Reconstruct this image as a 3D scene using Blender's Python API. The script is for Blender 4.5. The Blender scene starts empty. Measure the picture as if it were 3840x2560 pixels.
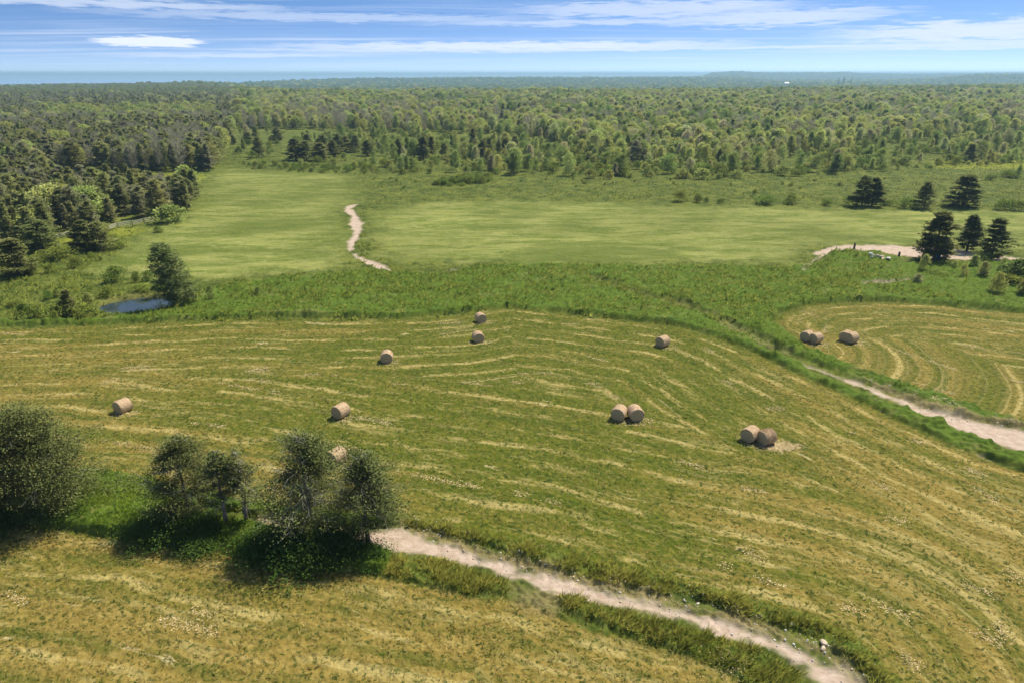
import bpy, math, random
import numpy as np
from mathutils import Vector

# ------------------------------------------------------------------ camera, world, sun, exposure
sc = bpy.context.scene
C = sc.collection
H = 29.0                        # camera height
PITCH = math.radians(21.44)
F = 1568.0                      # focal length in pixels of a 2352 px wide photograph (24 mm)
SP, CP = math.sin(PITCH), math.cos(PITCH)

cam_d = bpy.data.cameras.new("camera"); cam = bpy.data.objects.new("camera", cam_d); C.objects.link(cam)
cam.location = (0, 0, H); cam.rotation_euler = (math.radians(90) - PITCH, 0, 0)
cam_d.lens = 24; cam_d.sensor_width = 36; cam_d.clip_start = 0.5; cam_d.clip_end = 90000
sc.camera = cam
sc.view_settings.view_transform = 'Standard'; sc.view_settings.look = 'None'
sc.view_settings.exposure = 0.65; sc.view_settings.gamma = 1.0
sc.render.film_transparent = False
sc.cycles.use_denoising = True
sc.cycles.max_bounces = 6; sc.cycles.diffuse_bounces = 2; sc.cycles.glossy_bounces = 2
sc.cycles.transmission_bounces = 3; sc.cycles.transparent_max_bounces = 6; sc.cycles.volume_bounces = 0
sc.cycles.caustics_reflective = False; sc.cycles.caustics_refractive = False
sc.cycles.sample_clamp_indirect = 4.0

SUN_EL = math.radians(57); SUN_AZ = math.radians(48)      # azimuth measured from +Y towards +X
sun_dir = Vector((math.sin(SUN_AZ) * math.cos(SUN_EL), math.cos(SUN_AZ) * math.cos(SUN_EL), math.sin(SUN_EL)))
sd = bpy.data.lights.new("sun", 'SUN'); sd.energy = 4.0; sd.angle = math.radians(0.53); sd.color = (1.0, 0.92, 0.79)
so = bpy.data.objects.new("sun", sd); C.objects.link(so)
so.rotation_euler = sun_dir.to_track_quat('Z', 'Y').to_euler()

class NT:
    """small helper for building node trees"""
    def __init__(s, tree): s.t = tree; s.n = tree.nodes; s.l = tree.links
    def node(s, typ, **kw):
        n = s.n.new(typ)
        for k, v in kw.items(): setattr(n, k, v)
        return n
    def link(s, a, b): s.l.new(a, b)
    def _in(s, sock, v):
        if isinstance(v, bpy.types.NodeSocket): s.link(v, sock)
        elif v is not None:
            if hasattr(sock.default_value, '__len__') and not hasattr(v, '__len__'): v = [v] * len(sock.default_value)
            if hasattr(v, '__len__') and len(sock.default_value) == 4 and len(v) == 3: v = (*v, 1)
            sock.default_value = v
    def math(s, op, a, b=None, c=None, clamp=False):
        n = s.node('ShaderNodeMath', operation=op); n.use_clamp = clamp
        s._in(n.inputs[0], a); s._in(n.inputs[1], b)
        if c is not None: s._in(n.inputs[2], c)
        return n.outputs[0]
    def vmath(s, op, a, b=None):
        n = s.node('ShaderNodeVectorMath', operation=op); s._in(n.inputs[0], a)
        if b is not None: s._in(n.inputs[1], b)
        return n.outputs[0]
    def mix(s, f, a, b, blend='MIX'):
        n = s.node('ShaderNodeMix', data_type='RGBA', blend_type=blend)
        s._in(n.inputs[0], f); s._in(n.inputs[6], a); s._in(n.inputs[7], b)
        return n.outputs[2]
    def noise(s, vec, scale, detail=3, rough=0.55, dist=0.0):
        n = s.node('ShaderNodeTexNoise'); s._in(n.inputs['Vector'], vec)
        n.inputs['Scale'].default_value = scale; n.inputs['Detail'].default_value = detail
        n.inputs['Roughness'].default_value = rough; n.inputs['Distortion'].default_value = dist
        return n.outputs['Fac']
    def ramp(s, f, lo, hi, smooth=True):
        if lo > hi: return s.math('SUBTRACT', 1.0, s.ramp(f, hi, lo, smooth))
        n = s.node('ShaderNodeMapRange', interpolation_type='SMOOTHSTEP' if smooth else 'LINEAR')
        s._in(n.inputs[0], f); s._in(n.inputs[1], lo); s._in(n.inputs[2], hi)
        return n.outputs[0]
    def scale(s, v, xyz):
        return s.vmath('MULTIPLY', v, xyz)
    def sep(s, v):
        n = s.node('ShaderNodeSeparateXYZ'); s.link(v, n.inputs[0]); return n.outputs
    def comb(s, x, y, z):
        n = s.node('ShaderNodeCombineXYZ')
        for i, v in enumerate((x, y, z)): s._in(n.inputs[i], v)
        return n.outputs[0]

def build_world():
    w = bpy.data.worlds.new("World"); sc.world = w; w.use_nodes = True
    w.node_tree.nodes.clear(); T = NT(w.node_tree)
    d = T.node('ShaderNodeTexCoord').outputs['Generated']
    x, y, z = T.sep(d)
    zc = T.math('MAXIMUM', z, 0.0)
    # the sky reads deeper than the standard atmosphere close to the horizon, so it is looked up a little higher
    zl = T.math('ADD', T.math('MULTIPLY', zc, 5.0), 0.10)
    sky = T.node('ShaderNodeTexSky', sky_type='NISHITA'); sky.sun_disc = False
    sky.sun_elevation = SUN_EL; sky.sun_rotation = SUN_AZ
    sky.altitude = 100; sky.air_density = 1.0; sky.dust_density = 0.3; sky.ozone_density = 2.5
    T.link(T.vmath('NORMALIZE', T.comb(x, y, zl)), sky.inputs['Vector'])
    col = sky.outputs['Color']
    tint = T.mix(T.ramp(zc, -0.01, 0.09), (0.86, 0.81, 0.82), (0.56, 0.71, 0.82))
    tint = T.mix(T.ramp(zc, 0.10, 0.45), tint, (1.12, 1.02, 0.92))
    col = T.mix(1.0, col, tint, 'MULTIPLY')
    # thin high cloud: direction projected onto a cloud deck
    den = T.math('ADD', zc, 0.022)
    u = T.math('DIVIDE', x, den); v = T.math('DIVIDE', y, den)
    p = T.comb(u, v, 0.0)
    warp = T.noise(T.scale(p, (0.10, 0.35, 1)), 1.0, 2)
    pw = T.comb(u, T.math('ADD', v, T.math('MULTIPLY', warp, 2.6)), 0.0)
    n1 = T.noise(T.scale(pw, (0.085, 0.95, 1)), 1.0, 7, 0.62)
    n2 = T.noise(T.scale(pw, (0.16, 0.17, 1)), 1.0, 3, 0.5)
    n3 = T.noise(T.scale(pw, (0.5, 3.2, 1)), 1.0, 5, 0.65)
    f = T.math('ADD', T.math('MULTIPLY', n1, 0.62), T.math('ADD', T.math('MULTIPLY', n2, 0.42), T.math('MULTIPLY', n3, 0.16)))
    cl = T.ramp(f, 0.56, 0.90)
    cl = T.math('MULTIPLY', cl, 0.75)
    # a low streak band and one small lens cloud
    az = T.math('ARCTAN2', x, y)
    def streak(a0, z0, wa, wz, slope, amp, sharp=1.0):
        da = T.math('SUBTRACT', az, a0)
        wob = T.math('MULTIPLY', T.math('SUBTRACT', T.noise(T.comb(T.math('MULTIPLY', az, 26.0), T.math('MULTIPLY', z, 300.0), z0 * 90), 1.0, 4, 0.6), 0.5), wz * 2.6)
        dz = T.math('ADD', T.math('SUBTRACT', T.math('SUBTRACT', z, z0), T.math('MULTIPLY', da, slope)), wob)
        e = T.math('ADD', T.math('POWER', T.math('ABSOLUTE', T.math('DIVIDE', da, wa)), 2.0), T.math('POWER', T.math('ABSOLUTE', T.math('DIVIDE', dz, wz)), 2.0))
        m = T.math('SUBTRACT', 1.0, T.ramp(e, 0.0 if sharp < 2 else 0.45, 1.0))
        return T.math('MULTIPLY', m, amp)
    for args in STREAKS:
        cl = T.math('MAXIMUM', cl, streak(*args))
    fade = T.ramp(zc, 0.001, 0.012)
    cl = T.math('MULTIPLY', cl, fade)
    white = T.mix(T.ramp(zc, 0.0, 0.4), (4.5, 4.85, 5.5), (4.2, 4.65, 5.5))
    col = T.mix(cl, col, white)
    bg = T.node('ShaderNodeBackground'); T.link(col, bg.inputs[0]); bg.inputs[1].default_value = 0.13
    out = T.node('ShaderNodeOutputWorld'); T.link(bg.outputs[0], out.inputs[0])

def sk(xd, yd, wpx, hpx, slope, amp, sharp=1):
    """a cloud streak given by its place in the sky"""
    xc = (xd - 1176) / F; yc = (784 - yd) / F
    v = Vector((xc, CP + yc * SP, -SP + yc * CP)).normalized()
    return (math.atan2(v.x, v.y), v.z, wpx / F, hpx / F * 0.87, slope, amp, sharp)
STREAKS = [
    sk(345, 97, 112, 12, 0, 0.95, 2), sk(1180, 107, 620, 13, 0.004, 0.78), sk(1250, 115, 900, 6, 0.004, 0.6),
    sk(160, 162, 300, 4, 0, 0.5), sk(1500, 22, 380, 24, 0, 0.55), sk(1780, 40, 300, 22, 0.01, 0.6), sk(1640, 14, 200, 14, 0, 0.6),
    sk(2250, 72, 330, 26, 0.01, 0.72), sk(2260, 102, 380, 11, 0.01, 0.6), sk(560, 128, 330, 6, 0.005, 0.5),
    sk(750, 40, 560, 12, 0.0, 0.40), sk(250, 8, 420, 12, 0.0, 0.55), sk(1400, 52, 500, 9, 0.004, 0.5), sk(1830, 108, 330, 4, 0.006, 0.6),
]
build_world()

# ------------------------------------------------------------------ helpers: places
def G(xd, yd):
    """ground point (z = 0) seen at a place in the photograph"""
    xc = (xd - 1176) / F; yc = (784 - yd) / F
    t = H / (SP - yc * CP)
    return (xc * t, (CP + yc * SP) * t)
def depth(y): return y * CP + H * SP
def top_height(xd, yb, yt):
    X, Y = G(xd, yb); yc = (784 - yt) / F
    return H + Y * (yc * CP - SP) / (CP + yc * SP)
def px2m(xd, yb, px):
    return px / F * depth(G(xd, yb)[1])
def proj(x, y, z=0.0):
    zz = z - H
    dz = y * CP - zz * SP
    return 1176 + F * x / dz, 784 - F * (y * SP + zz * CP) / dz
def poly(pts): return np.array([G(*p) for p in pts], dtype=np.float64)

# ------------------------------------------------------------------ helpers: noise
_tab = np.random.RandomState(7).rand(256, 256).astype(np.float32)
def vnoise(x, y, seed=0):
    x = np.asarray(x, np.float64) + seed * 17.31; y = np.asarray(y, np.float64) + seed * 9.77
    xi = np.floor(x).astype(np.int64); yi = np.floor(y).astype(np.int64)
    fx = (x - xi).astype(np.float32); fy = (y - yi).astype(np.float32)
    fx = fx * fx * (3 - 2 * fx); fy = fy * fy * (3 - 2 * fy)
    a = _tab[xi & 255, yi & 255]; b = _tab[(xi + 1) & 255, yi & 255]
    c = _tab[xi & 255, (yi + 1) & 255]; d = _tab[(xi + 1) & 255, (yi + 1) & 255]
    return (a * (1 - fx) + b * fx) * (1 - fy) + (c * (1 - fx) + d * fx) * fy
def fbm(x, y, seed=0, oct=3):
    s = 0; a = 1; t = 0
    for i in range(oct):
        s = s + a * vnoise(x * 2 ** i, y * 2 ** i, seed + i * 3); t += a; a *= 0.5
    return s / t
def sstep(x, a, b):
    t = np.clip((x - a) / (b - a), 0, 1); return t * t * (3 - 2 * t)

def sdf(px, py, P, closed=True, arc=False):
    """signed distance to a polygon, positive inside; with arc, also the length along it of the nearest point"""
    n = len(P); best = np.full(px.shape, 1e18); ins = np.zeros(px.shape, bool); s = np.zeros(px.shape); L = 0.0
    for i in range(n if closed else n - 1):
        ax, ay = P[i]; bx, by = P[(i + 1) % n]
        ex, ey = bx - ax, by - ay; l2 = ex * ex + ey * ey + 1e-12
        t = np.clip(((px - ax) * ex + (py - ay) * ey) / l2, 0, 1)
        dx = px - ax - t * ex; dy = py - ay - t * ey; d = dx * dx + dy * dy
        if arc:
            m = d < best; s = np.where(m, L + t * math.sqrt(l2), s)
        best = np.minimum(best, d); L += math.sqrt(l2)
        if closed:
            c = ((ay > py) != (by > py)) & (px < ex * (py - ay) / (ey if abs(ey) > 1e-12 else 1e-12) + ax)
            ins ^= c
    d = np.sqrt(best)
    if closed: d = np.where(ins, d, -d)
    return (d, s) if arc else d
def sdf_box(px, py, P, pad=8.0):
    """sdf only near the polygon, -99 elsewhere"""
    lo = P.min(0) - pad; hi = P.max(0) + pad
    m = (px > lo[0]) & (px < hi[0]) & (py > lo[1]) & (py < hi[1])
    r = np.full(px.shape, -99.0)
    if m.any(): r[m] = sdf(px[m], py[m], P)
    return r

# ------------------------------------------------------------------ regions of the land
A_TOP = [(-700, 762), (-300, 758), (0, 754), (200, 750), (400, 742), (600, 735), (760, 736), (900, 734), (1040, 728), (1110, 716), (1180, 710), (1300, 724),
         (1420, 737), (1530, 748), (1620, 768), (1720, 803), (1820, 853), (1950, 910), (2080, 972), (2200, 1028), (2352, 1085), (2700, 1190)]
V3_UP = [(935, 1192), (1000, 1203), (1100, 1226), (1200, 1250), (1300, 1276), (1400, 1300), (1550, 1335), (1700, 1375), (1850, 1420), (1950, 1460), (2010, 1510), (2055, 1568), (2080, 1680), (2080, 1900)]
LUSH_UP = [(-700, 1060), (0, 1075), (120, 1095), (215, 1082), (300, 1092), (400, 1125), (600, 1165), (850, 1195), (935, 1192)]
B_TOP = [(-700, 1170), (-300, 1190), (60, 1205), (150, 1215), (300, 1240), (480, 1265), (620, 1290), (800, 1310), (870, 1322), (960, 1342), (1080, 1368), (1160, 1370), (1260, 1410), (1400, 1450),
         (1500, 1480), (1600, 1512), (1680, 1545), (1720, 1590), (1740, 1680), (1740, 1900)]
FIELD_A = poly(A_TOP + [(2900, 1400), (2900, 1900)] + V3_UP[::-1] + LUSH_UP[::-1][1:])
FIELD_B = poly(B_TOP + [(-900, 1900)])
C_TOP = [(1850, 797), (1800, 762), (1772, 745), (1790, 722), (1850, 703), (1930, 696), (2030, 694), (2150, 702), (2352, 722), (2800, 760)]
FIELD_C = poly(C_TOP + [(2800, 1080), (2500, 1010), (2352, 968), (2200, 925), (2100, 890), (1950, 842)])
R1 = poly([(455, 1158), (560, 1186), (700, 1203), (840, 1212), (930, 1212), (1010, 1235), (1100, 1272), (1180, 1292), (1300, 1328), (1400, 1356), (1500, 1376), (1600, 1398), (1700, 1432), (1800, 1462), (1880, 1498),
           (1950, 1530), (1990, 1568), (2020, 1680), (2020, 1900), (1860, 1900), (1860, 1680), (1850, 1568), (1830, 1530), (1770, 1500), (1690, 1470), (1600, 1442), (1500, 1420), (1400, 1396), (1330, 1377), (1250, 1357),
           (1170, 1335), (1080, 1302), (1000, 1284), (910, 1274), (860, 1262), (780, 1240), (650, 1222), (540, 1203), (455, 1172)])
R2 = poly([(1815, 818), (1850, 834), (1895, 847), (1940, 866), (1990, 880), (2050, 903), (2110, 930), (2165, 948), (2250, 963), (2352, 983), (2500, 1005), (2700, 1040), (2700, 1125), (2500, 1080), (2352, 1040), (2300, 1025),
           (2230, 1002), (2180, 978), (2120, 956), (2060, 927), (2000, 904), (1950, 886), (1900, 863), (1850, 846), (1818, 826)])
R3 = poly([(822, 468), (800, 472), (787, 480), (797, 492), (806, 502), (800, 514), (808, 528), (808, 540), (798, 562), (796, 578), (815, 594), (842, 606), (870, 620), (895, 632), (912, 633), (905, 626), (885, 614), (862, 604), (836, 594),
           (818, 582), (816, 566), (824, 550), (834, 532), (834, 512), (828, 498), (820, 488), (808, 479), (824, 472)])
R4 = poly([(1868, 580), (1880, 572), (1920, 566), (2000, 563), (2110, 567), (2210, 574), (2300, 588), (2420, 602), (2700, 612), (2700, 622), (2400, 614), (2300, 604), (2210, 598), (2130, 596), (2060, 588), (2010, 580), (1930, 580), (1905, 590), (1882, 594)])
R5 = poly([(1980, 655), (2010, 649), (2080, 646), (2095, 651), (2030, 657), (1985, 660)])
R6 = poly([(908, 630), (980, 628), (1055, 628), (1055, 632), (980, 633), (908, 636)])
R7 = poly([(1840, 625), (1862, 600), (1876, 590), (1884, 594), (1868, 606), (1848, 628)])
MOUND = poly([(1892, 606), (1900, 582), (1935, 576), (1985, 574), (2030, 582), (2062, 590), (2068, 606), (2000, 612)])
ROADS = [R1, R2, R3, R4, R5, R6]
LITTER = poly([(930, 1200), (1010, 1220), (1100, 1252), (1250, 1303), (1400, 1338), (1560, 1370), (1700, 1412), (1850, 1462), (1930, 1512), (1985, 1560), (2030, 1680), (2010, 1680), (1880, 1500), (1700, 1440), (1500, 1385), (1300, 1335), (1100, 1280), (940, 1220)])
LITTER2 = poly([(1170, 1340), (1290, 1362), (1330, 1375), (1270, 1400), (1180, 1385)])
LITTER3 = poly([(1985, 872), (2060, 898), (2165, 938), (2300, 965), (2400, 978), (2400, 992), (2250, 968), (2150, 950), (2050, 908)])
V1 = poly([(872, 1318), (900, 1276), (1000, 1288), (1100, 1308), (1165, 1337), (1158, 1366), (1080, 1366), (960, 1340)])
V2 = poly([(1280, 1385), (1320, 1360), (1400, 1397), (1500, 1425), (1640, 1462), (1770, 1507), (1835, 1545), (1855, 1620), (1855, 1800), (1725, 1800), (1715, 1590), (1680, 1545), (1600, 1510), (1450, 1462), (1340, 1425)])
V3 = poly(V3_UP[:12] + [(2080, 1700), (2050, 1700), (2015, 1600), (1975, 1530), (1890, 1470), (1700, 1408), (1560, 1365), (1400, 1334), (1250, 1295), (1100, 1248), (1000, 1216), (940, 1202)])
LUSH1 = poly(LUSH_UP + [(860, 1210), (700, 1203), (560, 1188), (455, 1158), (455, 1175), (540, 1203), (780, 1242), (900, 1276), (872, 1318), (800, 1310), (620, 1290), (480, 1264), (300, 1239), (60, 1204), (-700, 1168)])
V4 = poly([(1560, 740), (1640, 757), (1740, 790), (1810, 824), (1850, 848), (1950, 888), (2060, 930), (2180, 980), (2240, 1006), (2352, 1042), (2700, 1130), (2700, 1188), (2352, 1084), (2200, 1027), (2080, 971), (1950, 909), (1820, 852), (1720, 802), (1620, 767)])
V5 = poly([(1700, 740), (1772, 748), (1800, 764), (1850, 798), (1950, 843), (2100, 891), (2200, 926), (2352, 969), (2700, 1050), (2700, 1042), (2352, 982), (2160, 946), (2050, 900), (1990, 877), (1895, 845), (1812, 812), (1740, 780)])
LUSH2 = poly([(-700, 756), (0, 750), (200, 746), (400, 738), (600, 731), (760, 732), (900, 730), (1040, 724), (1110, 712), (1180, 706), (1300, 720), (1420, 733), (1530, 744), (1620, 764), (1700, 790), (1772, 790), (1850, 797), (1800, 762), (1772, 745), (1790, 720), (1850, 701), (1930, 694),
              (2030, 692), (2150, 700), (2352, 720), (2800, 757), (2800, 612), (2300, 606), (2000, 614), (1900, 604), (1800, 622), (1500, 615), (1200, 612), (930, 636), (860, 622), (700, 640), (520, 660), (420, 700), (230, 740), (60, 742), (-700, 748)])
DITCH = poly([(1330, 632), (1400, 648), (1480, 675), (1560, 692), (1640, 722), (1720, 760), (1800, 800), (1815, 812), (1790, 812), (1700, 768), (1600, 722), (1540, 702), (1470, 684), (1390, 655)])
MEAD1 = poly([(500, 388), (660, 396), (802, 404), (806, 440), (800, 462), (782, 478), (780, 500), (795, 530), (792, 560), (788, 590), (760, 618), (560, 632), (420, 640), (240, 620), (300, 560), (430, 500), (475, 440)])
MEAD2 = poly([(860, 486), (950, 470), (1100, 462), (1400, 468), (1700, 476), (2000, 484), (2352, 486), (2800, 490), (2800, 585), (2300, 575), (2000, 560), (1860, 572), (1800, 600), (1500, 605), (1250, 600), (1000, 600), (900, 590), (850, 560), (870, 520)])
YEL = [poly([(150, 400), (450, 394), (470, 405), (400, 450), (160, 450)]), poly([(120, 545), (300, 520), (330, 530), (240, 560), (120, 570)]),
       poly([(120, 264), (480, 268), (480, 284), (150, 284)]), poly([(2130, 372), (2400, 366), (2800, 366), (2800, 392), (2160, 388)])]
POND = poly([(228, 702), (247, 695), (283, 686), (327, 681), (377, 679), (392, 684), (399, 705), (367, 712), (300, 717), (253, 715), (233, 709)])
BROWNBANK = poly([(222, 700), (250, 684), (300, 674), (390, 670), (402, 680), (380, 682), (320, 684), (260, 692), (236, 706)])

# line along which each mown field was cut
A_LOW = poly([(-700, 1045), (0, 1060), (300, 1085), (600, 1140)] + V3_UP); A_SW = poly(A_TOP); B_SW = poly(B_TOP); C_SW = poly(C_TOP)

def far_terrain(x, y):
    """the land beyond the woods: falls to a lake plain, low ridges, far shore"""
    r = np.sqrt(x * x + y * y); a = x / np.maximum(y, 1.0)
    d0 = np.interp(a, [-0.45, -0.30, 0.30, 0.5, 0.75, 1.2], [1300, 820, 880, 1050, 1350, 1500])
    drop = sstep(a, -0.46, -0.32)
    base = -17.0 * drop * sstep(y, d0, d0 + 700)
    shore = np.interp(a, [-1.2, -0.75, -0.45, -0.385, -0.34, -0.1, 0.15, 0.26, 0.34, 1.2], [1350, 1400, 1700, 2500, 3300, 4200, 4600, 5200, 13000, 13000])
    shore = shore * (0.94 + 0.12 * fbm(a * 14, a * 3 + 2, 5))
    # middle ridge, right ridge, low rise on the right edge
    z = base + (14.0 + 5.0 * (fbm(a * 20, y / 900, 3) - 0.5)) * sstep(y, 2700, 3500) * sstep(a, -0.42, -0.16) * (1 - sstep(a, 0.30, 0.36))
    ridge = np.exp(-((y - 6300) / 900) ** 2)
    rp = np.interp(a, [0.18, 0.22, 0.30, 0.38, 0.46, 0.475, 0.56, 0.6, 0.64, 0.72, 1.2], [0, 0, 38, 42, 46, 36, 30, 33, 38, 42, 44])
    z = z + ridge * rp * (0.95 + 0.1 * fbm(a * 30, 1.0, 9))
    z = z + 33 * np.exp(-((y - 3700) / 500) ** 2) * np.interp(a, [0.5, 0.57, 0.64, 0.70, 0.74, 1.2], [0, 0.3, 0.95, 1.0, 0.8, 0.9])
    z = np.where(y > shore, z + (-36 - z) * sstep(y, shore, shore + 260), z)
    far = sstep(y, 14500, 16000)
    fz = np.interp(a, [-1.2, -0.7, -0.6, -0.52, -0.4, -0.2, 0.0, 0.2, 0.4, 1.2], [18, 18, 17, 10, 8, 12, 15, 20, 22, 30]) + 7 * (fbm(a * 40, 0.5, 12) - 0.5)
    z = z + (fz - z) * far
    return z

def region(px, py):
    """all masks at ground points"""
    n1 = fbm(px / 1.3, py / 1.3, 1) - 0.5; n2 = fbm(px / 6, py / 6, 2) - 0.5
    n0 = fbm(px / 0.35, py / 0.35, 4, 2) - 0.5
    jit = n1 * 0.9 + n2 * 0.8 + n0 * 0.25
    near = py < 420
    R = {}
    def m(P, soft=0.35, k=1.0, pad=8):
        d = sdf_box(px, py, P, pad) + jit * k
        return sstep(d, -soft, soft)
    rag = fbm(px / 2.2, py / 2.2, 15) - 0.5; jit = jit + rag * 1.1
    fa, fb, fc = m(FIELD_A, 0.3, .7), m(FIELD_B, 0.3, .7), m(FIELD_C, 0.4, .8)
    R['A'], R['B'], R['C'] = fa, fb, fc
    road = np.zeros(px.shape)
    for i, P in enumerate(ROADS):
        narrow = (0.12 + 0.33 * sstep(py, 56, 76)) if i == 1 else 0
        road = np.maximum(road, sstep(sdf_box(px, py, P) - narrow + jit * (1.0 if i > 1 else 1.1) - (0.22 if i < 2 else 0.1), -0.3, 0.5))
    road = np.maximum(road, 0.35 * m(R7, 0.5, 1.2))
    gap = sdf_box(px, py, R1); R['road_core'] = gap
    lit = np.maximum.reduce([m(LITTER, 0.6, 1.6), 0.8 * m(LITTER2, 0.8, 1.5), m(LITTER3, 0.5, 1.4)])
    lit = np.maximum(lit, 0.35 * m(BROWNBANK, 0.6, 1.2))
    verge = np.maximum.reduce([m(V1, .3, .8), m(V2, .3, .8), m(V3, .25, 1.0)])
    lush = np.maximum.reduce([m(LUSH1, .2, .7), m(LUSH2, .18, .7)])
    R['ld'] = np.maximum(sdf_box(px, py, LUSH2), sdf_box(px, py, LUSH1)) + jit * 0.7
    R['vd'] = np.maximum.reduce([sdf_box(px, py, q_) for q_ in (V1, V2, V3, V4, V5)]) + jit * 0.7
    ver2 = np.maximum(m(V4, .3, .8), m(V5, .3, .8))
    R['pond'] = sdf_box(px, py, POND) + jit * 0.5
    R['road'], R['litter'], R['verge'], R['lush'], R['verge2'] = road, lit, verge, lush, ver2
    R['ditch'] = m(DITCH, 0.6, 1.6)
    R['mound'] = m(MOUND, 1.0, 1.5)
    R['mead'] = np.maximum(m(MEAD1, 4.0, 5.0, 14), m(MEAD2, 4.0, 6.0, 14))
    y_ = np.zeros(px.shape)
    for P in YEL: y_ = np.maximum(y_, m(P, 2.0, 4.0, 12))
    R['yel'] = y_
    return R

# woods: how far down the picture the trees and the shrubs reach
def edge_y(xd): return np.interp(xd, [-900, 480, 530, 540, 900, 1000, 1200, 1300, 1400, 1700, 1760, 1850, 2000, 2200, 2352, 3200], [398, 394, 330, 300, 303, 310, 318, 335, 372, 385, 372, 352, 330, 318, 310, 300])
def wood_mask(x, y):
    xd, yd = proj(x, y)
    w = sstep(edge_y(xd) - yd, -3, 3)
    nearleft = sdf_box(x, y, WOOD_NEAR, 10)
    return np.maximum(w * (y > 120), sstep(nearleft, -1, 2))
WOOD_NEAR = poly([(-900, 820), (-300, 690), (-60, 640), (30, 612), (90, 565), (170, 545), (250, 515), (330, 500), (425, 490), (452, 455), (440, 446), (160, 452), (120, 430), (100, 398), (-900, 398)])

def height(px, py, R, d=None):
    """fine relief: standing grass, ruts, pond bed"""
    fade = 1 - sstep(py, 200, 420)
    b1 = fbm(px / 1.1, py / 1.1, 21) - 0.5; b2 = fbm(px / 4.5, py / 4.5, 22) - 0.5; b0 = vnoise(px / 0.28, py / 0.28, 23) - 0.5
    b00 = vnoise(px / 0.14, py / 0.14, 24) - 0.5
    z = 0.35 * (fbm(px / 60, py / 60, 30) - 0.5)
    mown = np.maximum.reduce([R['A'], R['B'], R['C']])
    tall = np.maximum.reduce([R['lush'] * (0.46 + 0.35 * b2 + 0.18 * (1 - sstep(R['ld'], 0.6, 4.0))), R['verge'] * (0.20 + 0.45 * b1), R['verge2'] * (0.40 + 0.6 * b1 + 0.3 * b2)]) * (1 - R['road']) * (1 - mown)
    z = z + tall
    wild = np.clip(1 - mown - R['road'], 0, 1)
    z = z + wild * fade * (0.30 * b1 + 0.22 * b0 + 0.35 * b2) * (1 - 0.55 * R['mead'])
    z = z + mown * (0.10 * b0 + 0.07 * b00 + 0.10 * b1 * fade)
    z = z + R['road'] * (-0.06 + 0.05 * b1 + 0.02 * b0)
    z = z - 0.55 * R['ditch'] * (1 - mown)
    z = z + R['mound'] * (0.5 + 1.2 * b2 + 0.8 * b1)
    z = z + R['litter'] * 0.10 * b0
    pd = R['pond']
    z = z * (1 - sstep(pd, -2.0, 0.0)) + sstep(pd, -1.2, 1.2) * (-0.9)
    return z * (1 - sstep(py, 400, 560)) + 0.0

# ------------------------------------------------------------------ materials
def new_mat(name):
    m = bpy.data.materials.new(name); m.use_nodes = True; m.node_tree.nodes.clear()
    return m, NT(m.node_tree)
def up_normal(T, k_up, k_geo):
    """leaf and blade normals leaning towards the sky"""
    g = T.node('ShaderNodeNewGeometry').outputs['Normal']
    return T.vmath('NORMALIZE', T.vmath('ADD', T.scale(g, (k_geo,) * 3), (0, 0, k_up)))
def finish(T, col, rough=0.9, spec=0.15, normal=None, transl=None):
    b = T.node('ShaderNodeBsdfPrincipled'); T._in(b.inputs['Base Color'], col)
    T._in(b.inputs['Roughness'], rough); b.inputs['Specular IOR Level'].default_value = spec
    if normal is not None: T.link(normal, b.inputs['Normal'])
    out = T.node('ShaderNodeOutputMaterial')
    if transl:
        t = T.node('ShaderNodeBsdfTranslucent'); T._in(t.inputs[0], col)
        if normal is not None: T.link(T.scale(normal, (-1, -1, -1)), t.inputs['Normal'])
        mx = T.node('ShaderNodeMixShader'); mx.inputs[0].default_value = transl
        T.link(b.outputs[0], mx.inputs[1]); T.link(t.outputs[0], mx.inputs[2]); T.link(mx.outputs[0], out.inputs[0])
    else: T.link(b.outputs[0], out.inputs[0])
    return b
def attr(T, name):
    n = T.node('ShaderNodeAttribute'); n.attribute_name = name; return n
def simple_mat(name, col, rough=0.8, spec=0.3, var=0.25, nscale=6.0):
    m, T = new_mat(name)
    p = T.node('ShaderNodeTexCoord').outputs['Object']
    n = T.noise(p, nscale, 5, 0.65)
    c = T.mix(n, tuple(v * (1 - var) for v in col), tuple(min(1, v * (1 + var)) for v in col))
    finish(T, c, rough, spec); return m

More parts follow.
